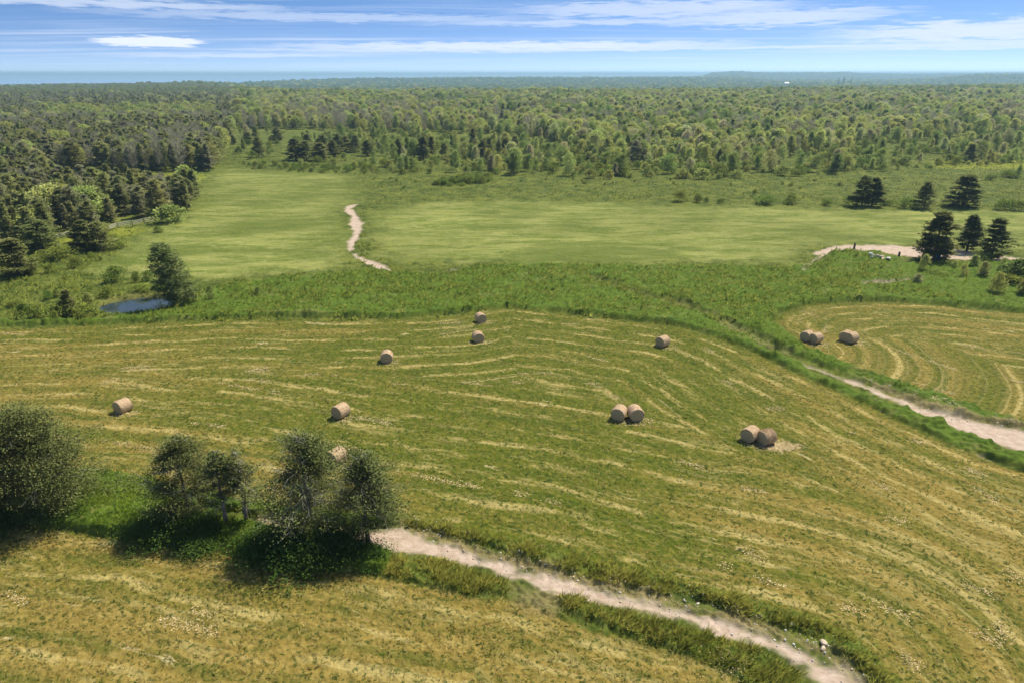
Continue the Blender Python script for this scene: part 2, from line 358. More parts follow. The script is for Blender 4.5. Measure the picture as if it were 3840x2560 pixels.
def ground_mat():
    m, T = new_mat('ground_cover')
    P = T.node('ShaderNodeNewGeometry').outputs['Position']
    a1 = attr(T, 'mask_a'); a2 = attr(T, 'mask_b'); a3 = attr(T, 'mask_c'); sw = attr(T, 'swath').outputs['Vector']
    s1 = T.node('ShaderNodeSeparateColor'); T.link(a1.outputs['Color'], s1.inputs[0])
    s2 = T.node('ShaderNodeSeparateColor'); T.link(a2.outputs['Color'], s2.inputs[0])
    s3 = T.node('ShaderNodeSeparateColor'); T.link(a3.outputs['Color'], s3.inputs[0])
    mown, road, lush = s1.outputs[0], s1.outputs[1], s1.outputs[2]
    dry, mead, yel = s2.outputs[0], s2.outputs[1], s2.outputs[2]
    litter, wood, canopy = s3.outputs[0], s3.outputs[1], s3.outputs[2]
    nf = T.noise(P, 9.0, 4, 0.7); nm = T.noise(P, 1.6, 4, 0.6); nl = T.noise(P, 0.16, 4, 0.6); nx = T.noise(P, 0.035, 3, 0.5)
    nq = T.noise(P, 3.6, 3, 0.6)
    # wild grass
    wild = T.mix(T.ramp(nl, 0.3, 0.7), (0.062, 0.100, 0.013), (0.175, 0.195, 0.030))
    wild = T.mix(T.ramp(nm, 0.35, 0.7), wild, T.mix(0.45, wild, (0.24, 0.25, 0.06)))
    wild = T.mix(T.math('MULTIPLY', T.ramp(T.noise(P, 0.45, 4, 0.65, 0.4), 0.50, 0.60), 0.75), wild, (0.055, 0.085, 0.014))
    lushc = T.mix(T.ramp(nm, 0.3, 0.7), (0.065, 0.120, 0.011), (0.160, 0.220, 0.024))
    lushc = T.mix(T.ramp(nl, 0.35, 0.75), lushc, (0.100, 0.175, 0.020))
    lushc = T.mix(T.math('MULTIPLY', T.ramp(T.noise(P, 0.9, 4, 0.65, 0.5), 0.54, 0.64), 0.55), lushc, (0.045, 0.080, 0.011))
    lushc = T.mix(T.math('MULTIPLY', T.ramp(T.noise(T.scale(P, (0.25, 0.6, 1)), 1.0, 4, 0.65, 0.5), 0.54, 0.68), 0.65), lushc, (0.24, 0.23, 0.07))
    c = T.mix(T.math('MULTIPLY', lush, 0.9), wild, lushc)
    # light hay meadow with wind-laid streaks
    wv = T.noise(T.scale(P, (0.10, 0.32, 1)), 1.0, 4, 0.6, 0.6); wv2 = T.noise(T.scale(P, (0.55, 1.5, 1)), 1.0, 4, 0.65, 0.5)
    meadc = T.mix(T.ramp(wv, 0.36, 0.64), (0.150, 0.200, 0.026), (0.340, 0.350, 0.090))
    meadc = T.mix(T.math('MULTIPLY', T.ramp(wv2, 0.45, 0.72), 0.65), meadc, (0.45, 0.43, 0.17))
    meadc = T.mix(T.math('MULTIPLY', T.ramp(T.noise(T.scale(P, (0.03, 0.07, 1)), 1.0, 4, 0.65, 0.6), 0.47, 0.62), 0.68), meadc, (0.115, 0.155, 0.022))
    c = T.mix(mead, c, meadc)
    # mown field
    g = T.mix(T.ramp(nm, 0.3, 0.7), (0.095, 0.125, 0.012), (0.180, 0.180, 0.024))
    d = T.mix(T.ramp(nm, 0.3, 0.7), (0.275, 0.195, 0.048), (0.410, 0.290, 0.090))
    wide = T.noise(T.scale(sw, (0.030, 0.30, 1)), 1.0, 3, 0.6)
    dr = T.math('ADD', dry, T.math('MULTIPLY', T.math('SUBTRACT', wide, 0.5), 2.3))
    dr = T.math('ADD', dr, T.math('MULTIPLY', T.math('SUBTRACT', nq, 0.5), 1.1), clamp=True)
    mc = T.mix(T.ramp(dr, 0.05, 0.95), g, d)
    st = T.noise(T.scale(sw, (0.13, 0.85, 1)), 1.0, 4, 0.6, 0.3)
    st2 = T.noise(T.scale(sw, (0.55, 2.6, 1)), 1.0, 3, 0.65, 0.3)
    straw = T.math('MULTIPLY', T.ramp(T.math('ADD', T.math('MULTIPLY', st, 0.62), T.math('MULTIPLY', st2, 0.38)), 0.530, 0.62), T.ramp(T.math('ADD', nf, T.math('MULTIPLY', dry, 0.15)), 0.35, 0.62))
    _su, _sv, _s0 = T.sep(sw)
    wobb = T.math('MULTIPLY', T.noise(T.scale(sw, (0.05, 0.12, 1)), 1.0, 2), 5.0)
    row = T.math('SINE', T.math('ADD', T.math('MULTIPLY', _sv, 2.3), wobb))
    rowm = T.math('MULTIPLY', T.ramp(row, 0.45, 1.0), T.ramp(T.noise(T.scale(sw, (0.16, 0.45, 1)), 1.0, 5, 0.7), 0.46, 0.58))
    mc = T.mix(T.math('MULTIPLY', T.math('MULTIPLY', rowm, T.ramp(nf, 0.22, 0.5)), 0.85), mc, (0.60, 0.46, 0.20))
    rowd = T.math('MULTIPLY', T.ramp(row, -0.3, -0.95), T.ramp(T.noise(T.scale(sw, (0.08, 0.25, 1)), 1.3, 3, 0.6), 0.42, 0.62))
    mc = T.mix(T.math('MULTIPLY', rowd, 0.6), mc, (0.080, 0.115, 0.014))
    mc = T.mix(T.math('MULTIPLY', straw, 0.75), mc, (0.47, 0.375, 0.160))
    bald = T.noise(T.scale(sw, (0.10, 0.42, 1)), 1.7, 4, 0.6, 0.6)
    mc = T.mix(T.math('MULTIPLY', T.ramp(bald, 0.66, 0.72), 0.85), mc, (0.62, 0.49, 0.30))
    blot = T.noise(P, 3.1, 2, 0.55, 0.4); blot2 = T.noise(T.scale(sw, (0.35, 1.1, 1)), 1.0, 4, 0.6, 0.5)
    mc = T.mix(T.math('MULTIPLY', T.ramp(blot2, 0.50, 0.66), 0.50), mc, (0.085, 0.115, 0.016))
    mc = T.mix(T.math('MULTIPLY', T.ramp(T.noise(P, 1.9, 3, 0.6, 0.5), 0.56, 0.68), 0.40), mc, (0.46, 0.36, 0.13))
    weeds = T.math('MULTIPLY', T.ramp(T.math('ADD', blot, T.math('MULTIPLY', T.math('SUBTRACT', nl, 0.5), 0.20)), 0.545, 0.64), T.ramp(nf, 0.34, 0.52))
    mc = T.mix(T.math('MULTIPLY', weeds, 0.88), mc, (0.045, 0.078, 0.014))
    c = T.mix(mown, c, mc)
    c = T.mix(T.math('MULTIPLY', yel, 0.85), c, T.mix(nm, (0.20, 0.23, 0.022), (0.30, 0.31, 0.040)))
    c = T.mix(1.0, c, T.mix(T.math('MULTIPLY', mown, 1.0), (1, 1, 1), (0.92, 0.945, 0.78)), 'MULTIPLY')
    lc = T.mix(T.ramp(nf, 0.3, 0.7), (0.17, 0.135, 0.045), (0.42, 0.32, 0.16))
    c = T.mix(T.math('MULTIPLY', litter, 0.8), c, lc)
    rc = T.mix(T.ramp(nm, 0.3, 0.75), (0.52, 0.385, 0.275), (0.70, 0.55, 0.43))
    rc = T.mix(T.math('MULTIPLY', T.ramp(nf, 0.5, 0.75), 0.45), rc, (0.42, 0.33, 0.25))
    rc = T.mix(T.math('MULTIPLY', T.ramp(T.noise(P, 0.7, 5, 0.7), 0.56, 0.72), 0.55), rc, (0.34, 0.29, 0.14))
    c = T.mix(road, c, rc)
    fl = T.mix(T.ramp(nl, 0.3, 0.7), (0.110, 0.140, 0.022), (0.23, 0.25, 0.050))
    c = T.mix(T.math('MULTIPLY', wood, 0.85), c, fl)
    cn = T.mix(T.ramp(T.noise(P, 0.03, 5, 0.7), 0.35, 0.65), (0.030, 0.060, 0.026), (0.070, 0.105, 0.040))
    c = T.mix(canopy, c, cn)
    c = T.mix(1.0, c, (0.76, 0.77, 0.76), 'MULTIPLY')
    bump = T.node('ShaderNodeBump'); bump.inputs['Strength'].default_value = 0.55; bump.inputs['Distance'].default_value = 0.12
    T.link(T.math('ADD', nf, T.math('MULTIPLY', nm, 0.6)), bump.inputs['Height'])
    finish(T, c, 0.95, 0.08, bump.outputs[0])
    return m

def foliage_mat(name, dark, light, third=None, transl=0.25, ovar=0.35, hue=None):
    """leaf colour: per-clump tint attribute, per-tree variation"""
    m, T = new_mat(name)
    t = attr(T, 'tint').outputs['Fac']
    oi = T.node('ShaderNodeObjectInfo').outputs['Random']
    c = T.mix(t, dark, light)
    if third is not None:
        c = T.mix(T.ramp(oi, 0.55, 1.0), c, T.mix(t, tuple(v * 0.7 for v in third), third))
    k = T.math('ADD', 1 - ovar / 2, T.math('MULTIPLY', T.math('FRACT', T.math('MULTIPLY', oi, 7.3)), ovar))
    n = T.node('ShaderNodeHueSaturation'); n.inputs['Saturation'].default_value = 1.0
    T.link(c, n.inputs['Color']); T.link(k, n.inputs['Value'])
    if hue: T.link(T.math('ADD', 0.5 - hue / 2, T.math('MULTIPLY', T.math('FRACT', T.math('MULTIPLY', oi, 13.7)), hue)), n.inputs['Hue'])
    finish(T, n.outputs[0], 0.85, 0.1, up_normal(T, 0.75, 0.6), transl=0.5)
    return m

def grass_mat():
    m, T = new_mat('grass_blades')
    col = attr(T, 'blade').outputs['Color']
    finish(T, col, 0.9, 0.05, up_normal(T, 1.0, 0.35), transl=0.5); return m

def bark_mat(name, col):
    m, T = new_mat(name)
    p = T.node('ShaderNodeTexCoord').outputs['Object']
    n = T.noise(T.scale(p, (9, 9, 1.6)), 1.0, 5, 0.7)
    c = T.mix(T.ramp(n, 0.3, 0.7), tuple(v * 0.5 for v in col), tuple(v * 1.4 for v in col))
    finish(T, c, 0.95, 0.1); return m

M = {}
M['ground'] = ground_mat()
M['grass'] = grass_mat()
M['cedar'] = foliage_mat('cedar_foliage', (0.095, 0.120, 0.032), (0.255, 0.280, 0.092), None, 0.15, 0.3, 0.03)
M['cedar_wood'] = foliage_mat('wood_cedar_foliage', (0.120, 0.145, 0.036), (0.370, 0.385, 0.130), (0.30, 0.30, 0.16), 0.2, 0.5, 0.03)
M['leaf'] = foliage_mat('broad_leaf_foliage', (0.220, 0.280, 0.055), (0.50, 0.54, 0.15), (0.48, 0.48, 0.22), 0.3, 0.5, 0.05)
M['leaf_dark'] = foliage_mat('dark_leaf_foliage', (0.090, 0.150, 0.030), (0.30, 0.37, 0.090), None, 0.25, 0.4, 0.03)
M['bush'] = foliage_mat('bush_foliage', (0.060, 0.110, 0.016), (0.24, 0.29, 0.05), None, 0.3, 0.4, 0.04)
M['undergrowth'] = foliage_mat('undergrowth_foliage', (0.025, 0.065, 0.010), (0.12, 0.20, 0.035), None, 0.25, 0.3, 0.02)
M['willow'] = foliage_mat('willow_foliage', (0.16, 0.21, 0.040), (0.38, 0.41, 0.11), None, 0.3, 0.4, 0.05)
M['windy'] = foliage_mat('wind_blown_foliage', (0.045, 0.085, 0.016), (0.26, 0.31, 0.11), None, 0.25, 0.2)
M['bare'] = foliage_mat('bare_twigs', (0.15, 0.15, 0.085), (0.30, 0.29, 0.20), None, 0.0, 0.4)
M['bark'] = bark_mat('grey_bark', (0.16, 0.135, 0.11))
M['silver'] = bark_mat('silver_dead_wood', (0.38, 0.36, 0.31))

# ------------------------------------------------------------------ mesh helpers
def mesh_from(name, V, faces, mats, attrs=None, mat_idx=None, smooth=False):
    """faces: (n,4) or (n,3) int array"""
    me = bpy.data.meshes.new(name)
    V = np.asarray(V, np.float32); faces = np.asarray(faces, np.int32); k = faces.shape[1]
    me.vertices.add(len(V)); me.vertices.foreach_set('co', V.ravel())
    me.loops.add(faces.size); me.loops.foreach_set('vertex_index', faces.ravel())
    me.polygons.add(len(faces)); me.polygons.foreach_set('loop_start', np.arange(len(faces), dtype=np.int32) * k)
    me.polygons.foreach_set('loop_total', np.full(len(faces), k, np.int32))
    if mat_idx is not None: me.polygons.foreach_set('material_index', np.asarray(mat_idx, np.int32))
    me.update(calc_edges=True)
    if smooth: me.shade_smooth()
    for an, (typ, data) in (attrs or {}).items():
        at = me.attributes.new(an, typ, 'POINT')
        at.data.foreach_set({'FLOAT': 'value', 'FLOAT_COLOR': 'color', 'FLOAT_VECTOR': 'vector', 'INT': 'value'}[typ], np.asarray(data, np.int32 if typ == 'INT' else np.float32).ravel())
    for mt in mats: me.materials.append(mt)
    return me
def link(name, me, parent=None):
    o = bpy.data.objects.new(name, me); C.objects.link(o)
    if parent: o.parent = parent
    return o
def tag(o, label=None, cat=None, group=None, kind=None):
    if label: o['label'] = label
    if cat: o['category'] = cat
    if group: o['group'] = group
    if kind: o['kind'] = kind
    return o
def empty(name, loc, rz=0.0):
    o = bpy.data.objects.new(name, None); C.objects.link(o); o.location = loc; o.rotation_euler = (0, 0, rz); o.empty_display_size = 0.5
    return o

# ------------------------------------------------------------------ the ground: one sheet to the horizon
def build_ground():
    rows = [-90., -60., -35., -15., 0., 8., 14., 18., 21.]
    y = 23.0
    while y < 17500:
        rows.append(y)
        if y < 140: st = max(0.045, y * y / (H * 683) * 0.85)
        elif y < 420: st = 0.85
        else: st = min(0.85 + (y - 420) * 0.011, max(6, y * 0.011))
        y += st
    rows = np.array(rows)
    cols = np.concatenate([[-7, -4, -2.4, -1.6, -1.25], np.linspace(-1.08, 1.08, 1240), [1.25, 1.6, 2.4, 4, 7]])
    wid = np.maximum(rows, 24.0)
    X = wid[:, None] * cols[None, :]; Y = np.repeat(rows[:, None], len(cols), 1)
    x, y = X.ravel(), Y.ravel()
    nr, nc = X.shape
    R = region(x, y)
    zm = far_terrain(x, y)
    z = height(x, y, R) + zm
    wood = wood_mask(x, y)
    above = sstep(zm, -22, -19)
    canopy = sstep(y, 1350, 1750) * above
    lump = (fbm(x / 14, y / 22, 40, 3) - 0.5) * 2
    near_c = 1 - sstep(y, 2600, 5000)
    lump2 = (fbm(x / 45, y / 60, 41, 3) - 0.5) * 2
    z = z + canopy * (7.5 + lump * 3.0 * near_c + lump2 * 2.5)
    # masks
    mown = np.maximum.reduce([R['A'], R['B'], R['C']])
    xd, yd = proj(x, np.maximum(y, 1))
    big = fbm(x / 25, y / 25, 50)
    dA = np.interp(xd, [0, 500, 900, 1100, 1500, 1750, 2352], [0.46, 0.44, 0.22, -0.08, -0.02, 0.30, 0.40]) + sstep(yd, 820, 1250) * 0.34 - (1 - sstep(yd, 745, 810)) * 0.10
    dB = 0.88 + 0 * x
    dC = 0.42 + 0 * x
    dry = R['A'] * dA + R['B'] * dB + R['C'] * dC + (big - 0.5) * 0.5
    dry = np.clip(dry, 0, 1)
    lush = np.maximum.reduce([R['lush'], R['verge2'], R['verge'] * 0.35, R['mound']])
    mead = R['mead'] * (0.55 + 0.45 * np.clip((fbm(x / 18, y / 18, 51) - 0.3) * 2.2, 0, 1))
    # cut lines
    su = np.zeros(x.shape); sv = np.zeros(x.shape)
    for key, P in (('A', A_SW), ('B', B_SW), ('C', C_SW)):
        mm = R[key] > 0.01
        d, s = sdf(x[mm], y[mm], P, closed=False, arc=True)
        if key == 'A':
            d2, s2 = sdf(x[mm], y[mm], A_LOW, closed=False, arc=True)
            low = d2 + (fbm(x[mm] / 12, y[mm] / 12, 61) - 0.5) * 6 < d * 1.1
            d = np.where(low, 300 - d2, d); s = np.where(low, s2 + 500, s)
        wob = fbm(x[mm] / 9, y[mm] / 9, 60) * 2.0
        su[mm] = s; sv[mm] = d + wob
    road = R['road'] * (1 - 0.0)
    ones = np.ones(x.shape)
    ma = np.stack([mown * (1 - R['verge'] * 0.7), road, lush, ones], 1)
    mb = np.stack([dry, mead, R['yel'], ones], 1)
    mc = np.stack([np.clip(R['litter'] + 0.5 * R['ditch'], 0, 1) * (1 - road), wood, canopy, ones], 1)
    i = np.arange(nr * nc).reshape(nr, nc)
    Fc = np.stack([i[:-1, :-1], i[:-1, 1:], i[1:, 1:], i[1:, :-1]], -1).reshape(-1, 4)
    me = mesh_from('ground', np.stack([x, y, z], 1), Fc, [M['ground']],
                   {'mask_a': ('FLOAT_COLOR', ma), 'mask_b': ('FLOAT_COLOR', mb), 'mask_c': ('FLOAT_COLOR', mc),
                    'swath': ('FLOAT_VECTOR', np.stack([su, sv, 0 * su], 1))}, smooth=True)
    return tag(link('ground', me), kind='structure')
build_ground()

def flat_sheet(name, pts, z, mat):
    me = bpy.data.meshes.new(name); me.from_pydata([(p[0], p[1], z) for p in pts], [], [list(range(len(pts)))]); me.materials.append(mat)
    return tag(link(name, me), kind='structure')

def water_mat(name, col, rough, bscale, bstr):
    m, T = new_mat(name)
    P = T.node('ShaderNodeNewGeometry').outputs['Position']
    bump = T.node('ShaderNodeBump'); bump.inputs['Strength'].default_value = bstr; bump.inputs['Distance'].default_value = 0.1
    T.link(T.noise(P, bscale, 3), bump.inputs['Height'])
    b = finish(T, col, rough, 0.5, bump.outputs[0]); b.inputs['IOR'].default_value = 1.33
    return m
M['pond'] = water_mat('pond_water', (0.03, 0.045, 0.05), 0.03, 1.2, 0.02)
M['lake'] = water_mat('lake_water', (0.24, 0.38, 0.54), 0.2, 0.05, 0.1)
cx, cy = POND.mean(0)
flat_sheet('pond', [(cx + (p[0] - cx) * 1.12, cy + (p[1] - cy) * 1.12) for p in POND], -0.34, M['pond'])
flat_sheet('lake', [(-30000, 1150), (30000, 1150), (30000, 30000), (-30000, 30000)], -22.5, M['lake'])

# ------------------------------------------------------------------ plants: crowns made of many small leaf faces
def unit(v): return v / (np.linalg.norm(v, axis=-1, keepdims=True) + 1e-9)
def leaf_quads(c, d, L, W, rs):
    """diamond leaves at c along d"""
    n = len(c); r = rs.normal(size=(n, 3)); s = unit(np.cross(d, r))
    L = np.broadcast_to(L, (n,))[:, None]; W = np.broadcast_to(W, (n,))[:, None]
    V = np.stack([c, c + d * L * 0.45 + s * W / 2, c + d * L, c + d * L * 0.45 - s * W / 2], 1)
    return V.reshape(-1, 3)
def tube(pts, radii, sides=6):
    pts = np.array(pts, float); n = len(pts); V = []; Fc = []
    for i in range(n):
        a = pts[min(i + 1, n - 1)] - pts[max(i - 1, 0)]; a = a / (np.linalg.norm(a) + 1e-9)
        u = np.cross(a, (0.31, 0.9, 0.2)); u /= np.linalg.norm(u); w = np.cross(a, u)
        for k in range(sides):
            t = 2 * math.pi * k / sides
            V.append(pts[i] + radii[i] * (math.cos(t) * u + math.sin(t) * w))
    for i in range(n - 1):
        for k in range(sides):
            Fc.append((i * sides + k, i * sides + (k + 1) % sides, (i + 1) * sides + (k + 1) % sides, (i + 1) * sides + k))
    return np.array(V), np.array(Fc)
def join(parts):
    V = []; Fc = []; o = 0
    for v, f in parts:
        V.append(v); Fc.append(f + o); o += len(v)
    return np.concatenate(V), np.concatenate(Fc)

def cedar(h, r, seed, nb, nc, nl, L, t0=0.10, lean=0.0, power=0.8, gap=0.25, wind=0.25, up=0.45, top_round=0.15, lump=0.5, droop=0.0, base_r=0.42):
    """nb branches, nc clumps per branch, nl leaves per clump; returns leaf quads and tints plus branch skeleton"""
    rs = np.random.RandomState(seed)
    t = np.sort(rs.rand(nb) ** 0.85) * (1 - t0) + t0
    az = np.arange(nb) * 2.39996 + rs.rand(nb) * 0.8
    env = ((1 - t) ** power * (1 - top_round) + top_round * np.sqrt(np.clip(1 - t, 0, 1))) * (base_r + (1 - base_r) * sstep((t - t0) / (1 - t0), -0.05, 0.34))
    # irregular outline: big lobes around and along the crown, and missing sectors
    lob = vnoise(az * 0.9 + 10, t * 4.5, seed) * vnoise(np.cos(az) * 2.2 + 5, np.sin(az) * 2.2 + t * 7, seed + 3)
    ln = r * env * (1 - lump + lump * 2.6 * lob) * rs.uniform(0.60, 1.25, nb)
    keep = vnoise(np.cos(az) * 1.6 + 20, np.sin(az) * 1.6 + t * 9, seed + 9) > gap
    t, az, ln = t[keep], az[keep], ln[keep]; nb = len(t)
    el = up * (0.35 + t) + rs.normal(0, 0.15, nb)
    d = np.stack([np.cos(az) * np.cos(el) , np.sin(az) * np.cos(el), np.sin(el)], 1); d[:, 0] += wind * 0.5; d[:, 2] -= droop; d = unit(d)
    o = np.stack([lean * h * t ** 1.4, 0 * t, h * t * 0.96], 1)
    # clumps on the outer part of each branch
    fr = rs.uniform(0.42, 1.0, (nb, nc)); fr[:, 0] = 1.0
    cc = o[:, None] + d[:, None] * (ln[:, None] * fr)[..., None] + rs.normal(0, 0.045 * r, (nb, nc, 3))
    tint_c = np.clip(rs.normal(0.45, 0.30, (nb, nc)) + 0.15 * (fr - 0.6), 0, 1)
    cs = (0.045 * r + 0.080 * ln)[:, None, None, None] * np.array([1.0, 1.0, 0.25])
    pts = cc[:, :, None] + rs.normal(0, 1, (nb, nc, nl, 3)) * cs
    dd = d[:, None, None] * 1.0 + rs.normal(0, 0.55, (nb, nc, nl, 3)); dd[..., 0] += wind
    tint = np.clip(tint_c[:, :, None] + rs.normal(0, 0.06, (nb, nc, nl)), 0, 1)
    pts = pts.reshape(-1, 3); dd = unit(dd.reshape(-1, 3)); tint = tint.ravel()
    pts[:, 2] = np.maximum(pts[:, 2], 0.06)
    Ls = L * rs.uniform(0.6, 1.3, len(pts))
    return leaf_quads(pts, dd, Ls, Ls * 0.42, rs), tint, (o, d, ln)

def broad(h, w, seed, nlobe, nper, L, t0=0.12, upright=0.3, lumpy=1.0, base_w=0.75):
    """broad-leaved crown: lobes of leaves within an uneven envelope"""
    rs = np.random.RandomState(seed)
    k = nlobe
    t = rs.uniform(t0 + 0.05, 0.92, k) ; a = rs.rand(k) * 6.283
    env = np.sin(np.clip((t - t0) / (1 - t0), 0, 1) ** 0.75 * math.pi * 0.93 + 0.12) ; env = np.maximum(env, base_w * (t < 0.45))
    rr = w * 0.5 * env * np.sqrt(rs.rand(k)) * 0.82
    c = np.stack([np.cos(a) * rr, np.sin(a) * rr, t * h], 1)
    rad = w * rs.uniform(0.13, 0.24, k) * (0.6 + 0.5 * env)
    tc = np.clip(rs.normal(0.5, 0.22, k), 0, 1)
    n = unit(rs.normal(size=(k, nper, 3))); n[..., 2] = np.where(n[..., 2] < -0.3, -n[..., 2] * 0.6, n[..., 2])
    sc_ = rad[:, None, None] * np.array([1, 1, 1 + upright]) * rs.uniform(0.55, 1.12, (k, nper, 1))
    p = c[:, None] + n * sc_
    d = unit(n + rs.normal(0, 0.7, n.shape) + np.array([0, 0, upright]))
    tint = np.clip(tc[:, None] + rs.normal(0, 0.14, (k, nper)), 0, 1).ravel()
    p = p.reshape(-1, 3); p[:, 2] = np.clip(p[:, 2], 0.05, h)
    Ls = L * rs.uniform(0.6, 1.3, len(p))
    return leaf_quads(p, d.reshape(-1, 3), Ls, Ls * 0.6, rs), tint, c

def quads_mesh(name, V, tint, mat):
    Fc = np.arange(len(V)).reshape(-1, 4)
    return mesh_from(name, V, Fc, [mat], {'tint': ('FLOAT', np.repeat(tint, 4))})
def trunk_mesh(h, r0, seed, lean=0.0, limbs=None, mat='bark', nl=10, bend=0.04):
    rs = np.random.RandomState(seed); ts = np.linspace(0, 1, 8)
    P = np.stack([lean * h * ts ** 1.4 + rs.normal(0, bend * 0.3, 8) * ts * h * 0.3, rs.normal(0, bend * 0.3, 8) * ts * h * 0.3, h * ts * 0.95 - 0.15], 1)
    rad = r0 * (1 - ts * 0.9) * np.where(ts == 0, 1.35, 1)
    parts = [tube(P, rad, 8)]
    if limbs is not None:
        o, d, ln = limbs; idx = rs.choice(len(o), min(nl, len(o)), replace=False)
        for i in idx:
            e = o[i] + d[i] * ln[i] * 0.85; m_ = (o[i] + e) / 2 + np.array([0, 0, -0.05 * ln[i]])
            parts.append(tube([o[i], m_, e], [r0 * 0.28 * (1.1 - o[i][2] / h), r0 * 0.16, r0 * 0.03], 4))
    V, Fc = join(parts)
    return mesh_from('trunk', V, Fc, [M[mat]])
def twig_mesh(h, r, seed, n, mat='silver', zlo=0.3, zhi=1.0, rad=0.018, xo=0.0, spread=0.95):
    """fine dead branches"""
    rs = np.random.RandomState(seed); parts = []
    for i in range(n):
        z0 = h * rs.uniform(zlo, zhi); a = rs.rand() * 6.283; l = r * spread * rs.uniform(0.5, 1.1) * (1.15 - z0 / h)
        o = np.array([xo + rs.normal(0, 0.05 * r), rs.normal(0, 0.05 * r), z0]); d = np.array([math.cos(a), math.sin(a), rs.uniform(-0.15, 0.75)]); d /= np.linalg.norm(d)
        m_ = o + d * l * 0.5 + rs.normal(0, 0.06 * l, 3); e = m_ + (d + rs.normal(0, 0.35, 3)) * l * 0.5
        parts.append(tube([o, m_, e], [rad, rad * 0.7, rad * 0.25], 3))
        for j in range(3):
            f = rs.rand(); q = m_ * (1 - f) + e * f; g = q + (d + rs.normal(0, 0.7, 3)) * l * 0.28
            parts.append(tube([q, g], [rad * 0.5, rad * 0.15], 3))
    V, Fc = join(parts)
    return mesh_from('dead_branches', V, Fc, [M[mat]])

def plant(name, xd, yb, crown_me, trunk_me, label, cat, group=None, scale=1.0, rz=0.0, extra=None, loc=None, sxy=None):
    X, Y = loc if loc else G(xd, yb)
    o = empty(name, (X, Y, 0.0), rz); s = scale; o.scale = ((sxy or s), (sxy or s), s)
    tag(o, label, cat, group)
    link('crown', crown_me, o)
    if trunk_me: link('trunk', trunk_me, o)
    if extra: link('dead_branches', extra, o)
    return o

# ---- foreground trees
def fg_cedar(xd, yb, yt, wpx, seed, label, nb=230, nc=7, nl=9, L=0.30, twigs=60, **kw):
    h = top_height(xd, yb, yt); r = px2m(xd, yb, wpx) / 2
    V, t, sk_ = cedar(h, r, seed, nb, nc, nl, L, **kw)
    cm = quads_mesh('crown', V, t, M['cedar'])
    tm = trunk_mesh(h, kw.get('tr', 0.17), seed, kw.get('lean', 0), sk_, nl=16)
    ex = twig_mesh(h, r * 1.0, seed + 5, twigs, xo=kw.get('lean', 0) * h * 0.4) if twigs else None
    return plant('cedar_tree', xd, yb, cm, tm, label, 'tree', None, extra=ex)
CG = None
fg_cedar(95, 1180, 955, 330, 11, 'large dark cedar at the left edge with branches down to the green grass', nb=260, nc=5, nl=75, L=0.14, base_r=0.8, t0=0.02, power=0.55, gap=0.22, top_round=0.4, wind=0.45, lump=0.5, twigs=70)
fg_cedar(-55, 1190, 985, 230, 12, 'dark cedar cut off by the left edge, behind the larger cedar', nb=200, nc=7, nl=32, L=0.18, base_r=0.8, t0=0.02, power=0.55, gap=0.1, top_round=0.4, wind=0.4, lump=0.35, twigs=50)
fg_cedar(437, 1198, 1010, 215, 13, 'upright cedar at the left end of the foreground clump', nb=165, nc=4, nl=70, L=0.125, base_r=0.8, t0=0.16, power=0.42, gap=0.30, top_round=0.5, wind=0.3, twigs=90, lump=0.38)
fg_cedar(523, 1217, 1036, 135, 14, 'thin cedar with a bare lower trunk, nearest the clump\'s left cedar', nb=75, nc=3, nl=60, t0=0.42, power=0.5, gap=0.36, top_round=0.5, twigs=70, L=0.12)
fg_cedar(570, 1212, 1035, 140, 15, 'thin greyish cedar with bare trunk beside the tallest foreground cedar', nb=72, nc=3, nl=60, t0=0.38, power=0.5, gap=0.36, top_round=0.5, twigs=90, L=0.12)
fg_cedar(722, 1238, 1002, 285, 16, 'tallest foreground cedar, full crown with silver dead branches at its top', nb=205, nc=5, nl=66, L=0.125, base_r=0.75, t0=0.15, power=0.5, gap=0.30, top_round=0.45, lean=-0.04, wind=0.3, twigs=190, lump=0.45)
fg_cedar(846, 1247, 1050, 255, 17, 'ragged cedar at the right end of the foreground clump above the gravel', nb=155, nc=4, nl=70, L=0.125, base_r=0.8, t0=0.20, power=0.5, gap=0.32, top_round=0.35, wind=0.75, twigs=120, lump=0.5, lean=-0.02)

# ---- shared tree meshes (each is about 1 m of height to scale up)
def unit_set(fn, n): return [fn(i) for i in range(n)]
def mk_cedar(i, big, mat='cedar'):
    r = [0.27, 0.31, 0.24, 0.34, 0.28][i % 5]
    if big: V, t, s = cedar(1.0, r, 100 + i, 120, 4, 26, 0.036, t0=0.05, base_r=0.62, power=[0.65, 0.5, 0.8, 0.55, 0.7][i % 5], gap=0.2, top_round=0.3, wind=0.1, lump=0.45)
    else: V, t, s = cedar(1.0, r, 100 + i, 70, 3, 6, 0.095, t0=0.06, power=[0.65, 0.5, 0.8, 0.55, 0.7][i % 5], gap=0.2, top_round=0.3, wind=0.1, lump=0.45)
    return quads_mesh('crown', V, t, M[mat]), trunk_mesh(1.0, 0.022, i, 0, s, nl=8)
CED = [mk_cedar(i, True) for i in range(5)]
CEDW = [mk_cedar(i, True, 'cedar_wood') for i in range(5)]
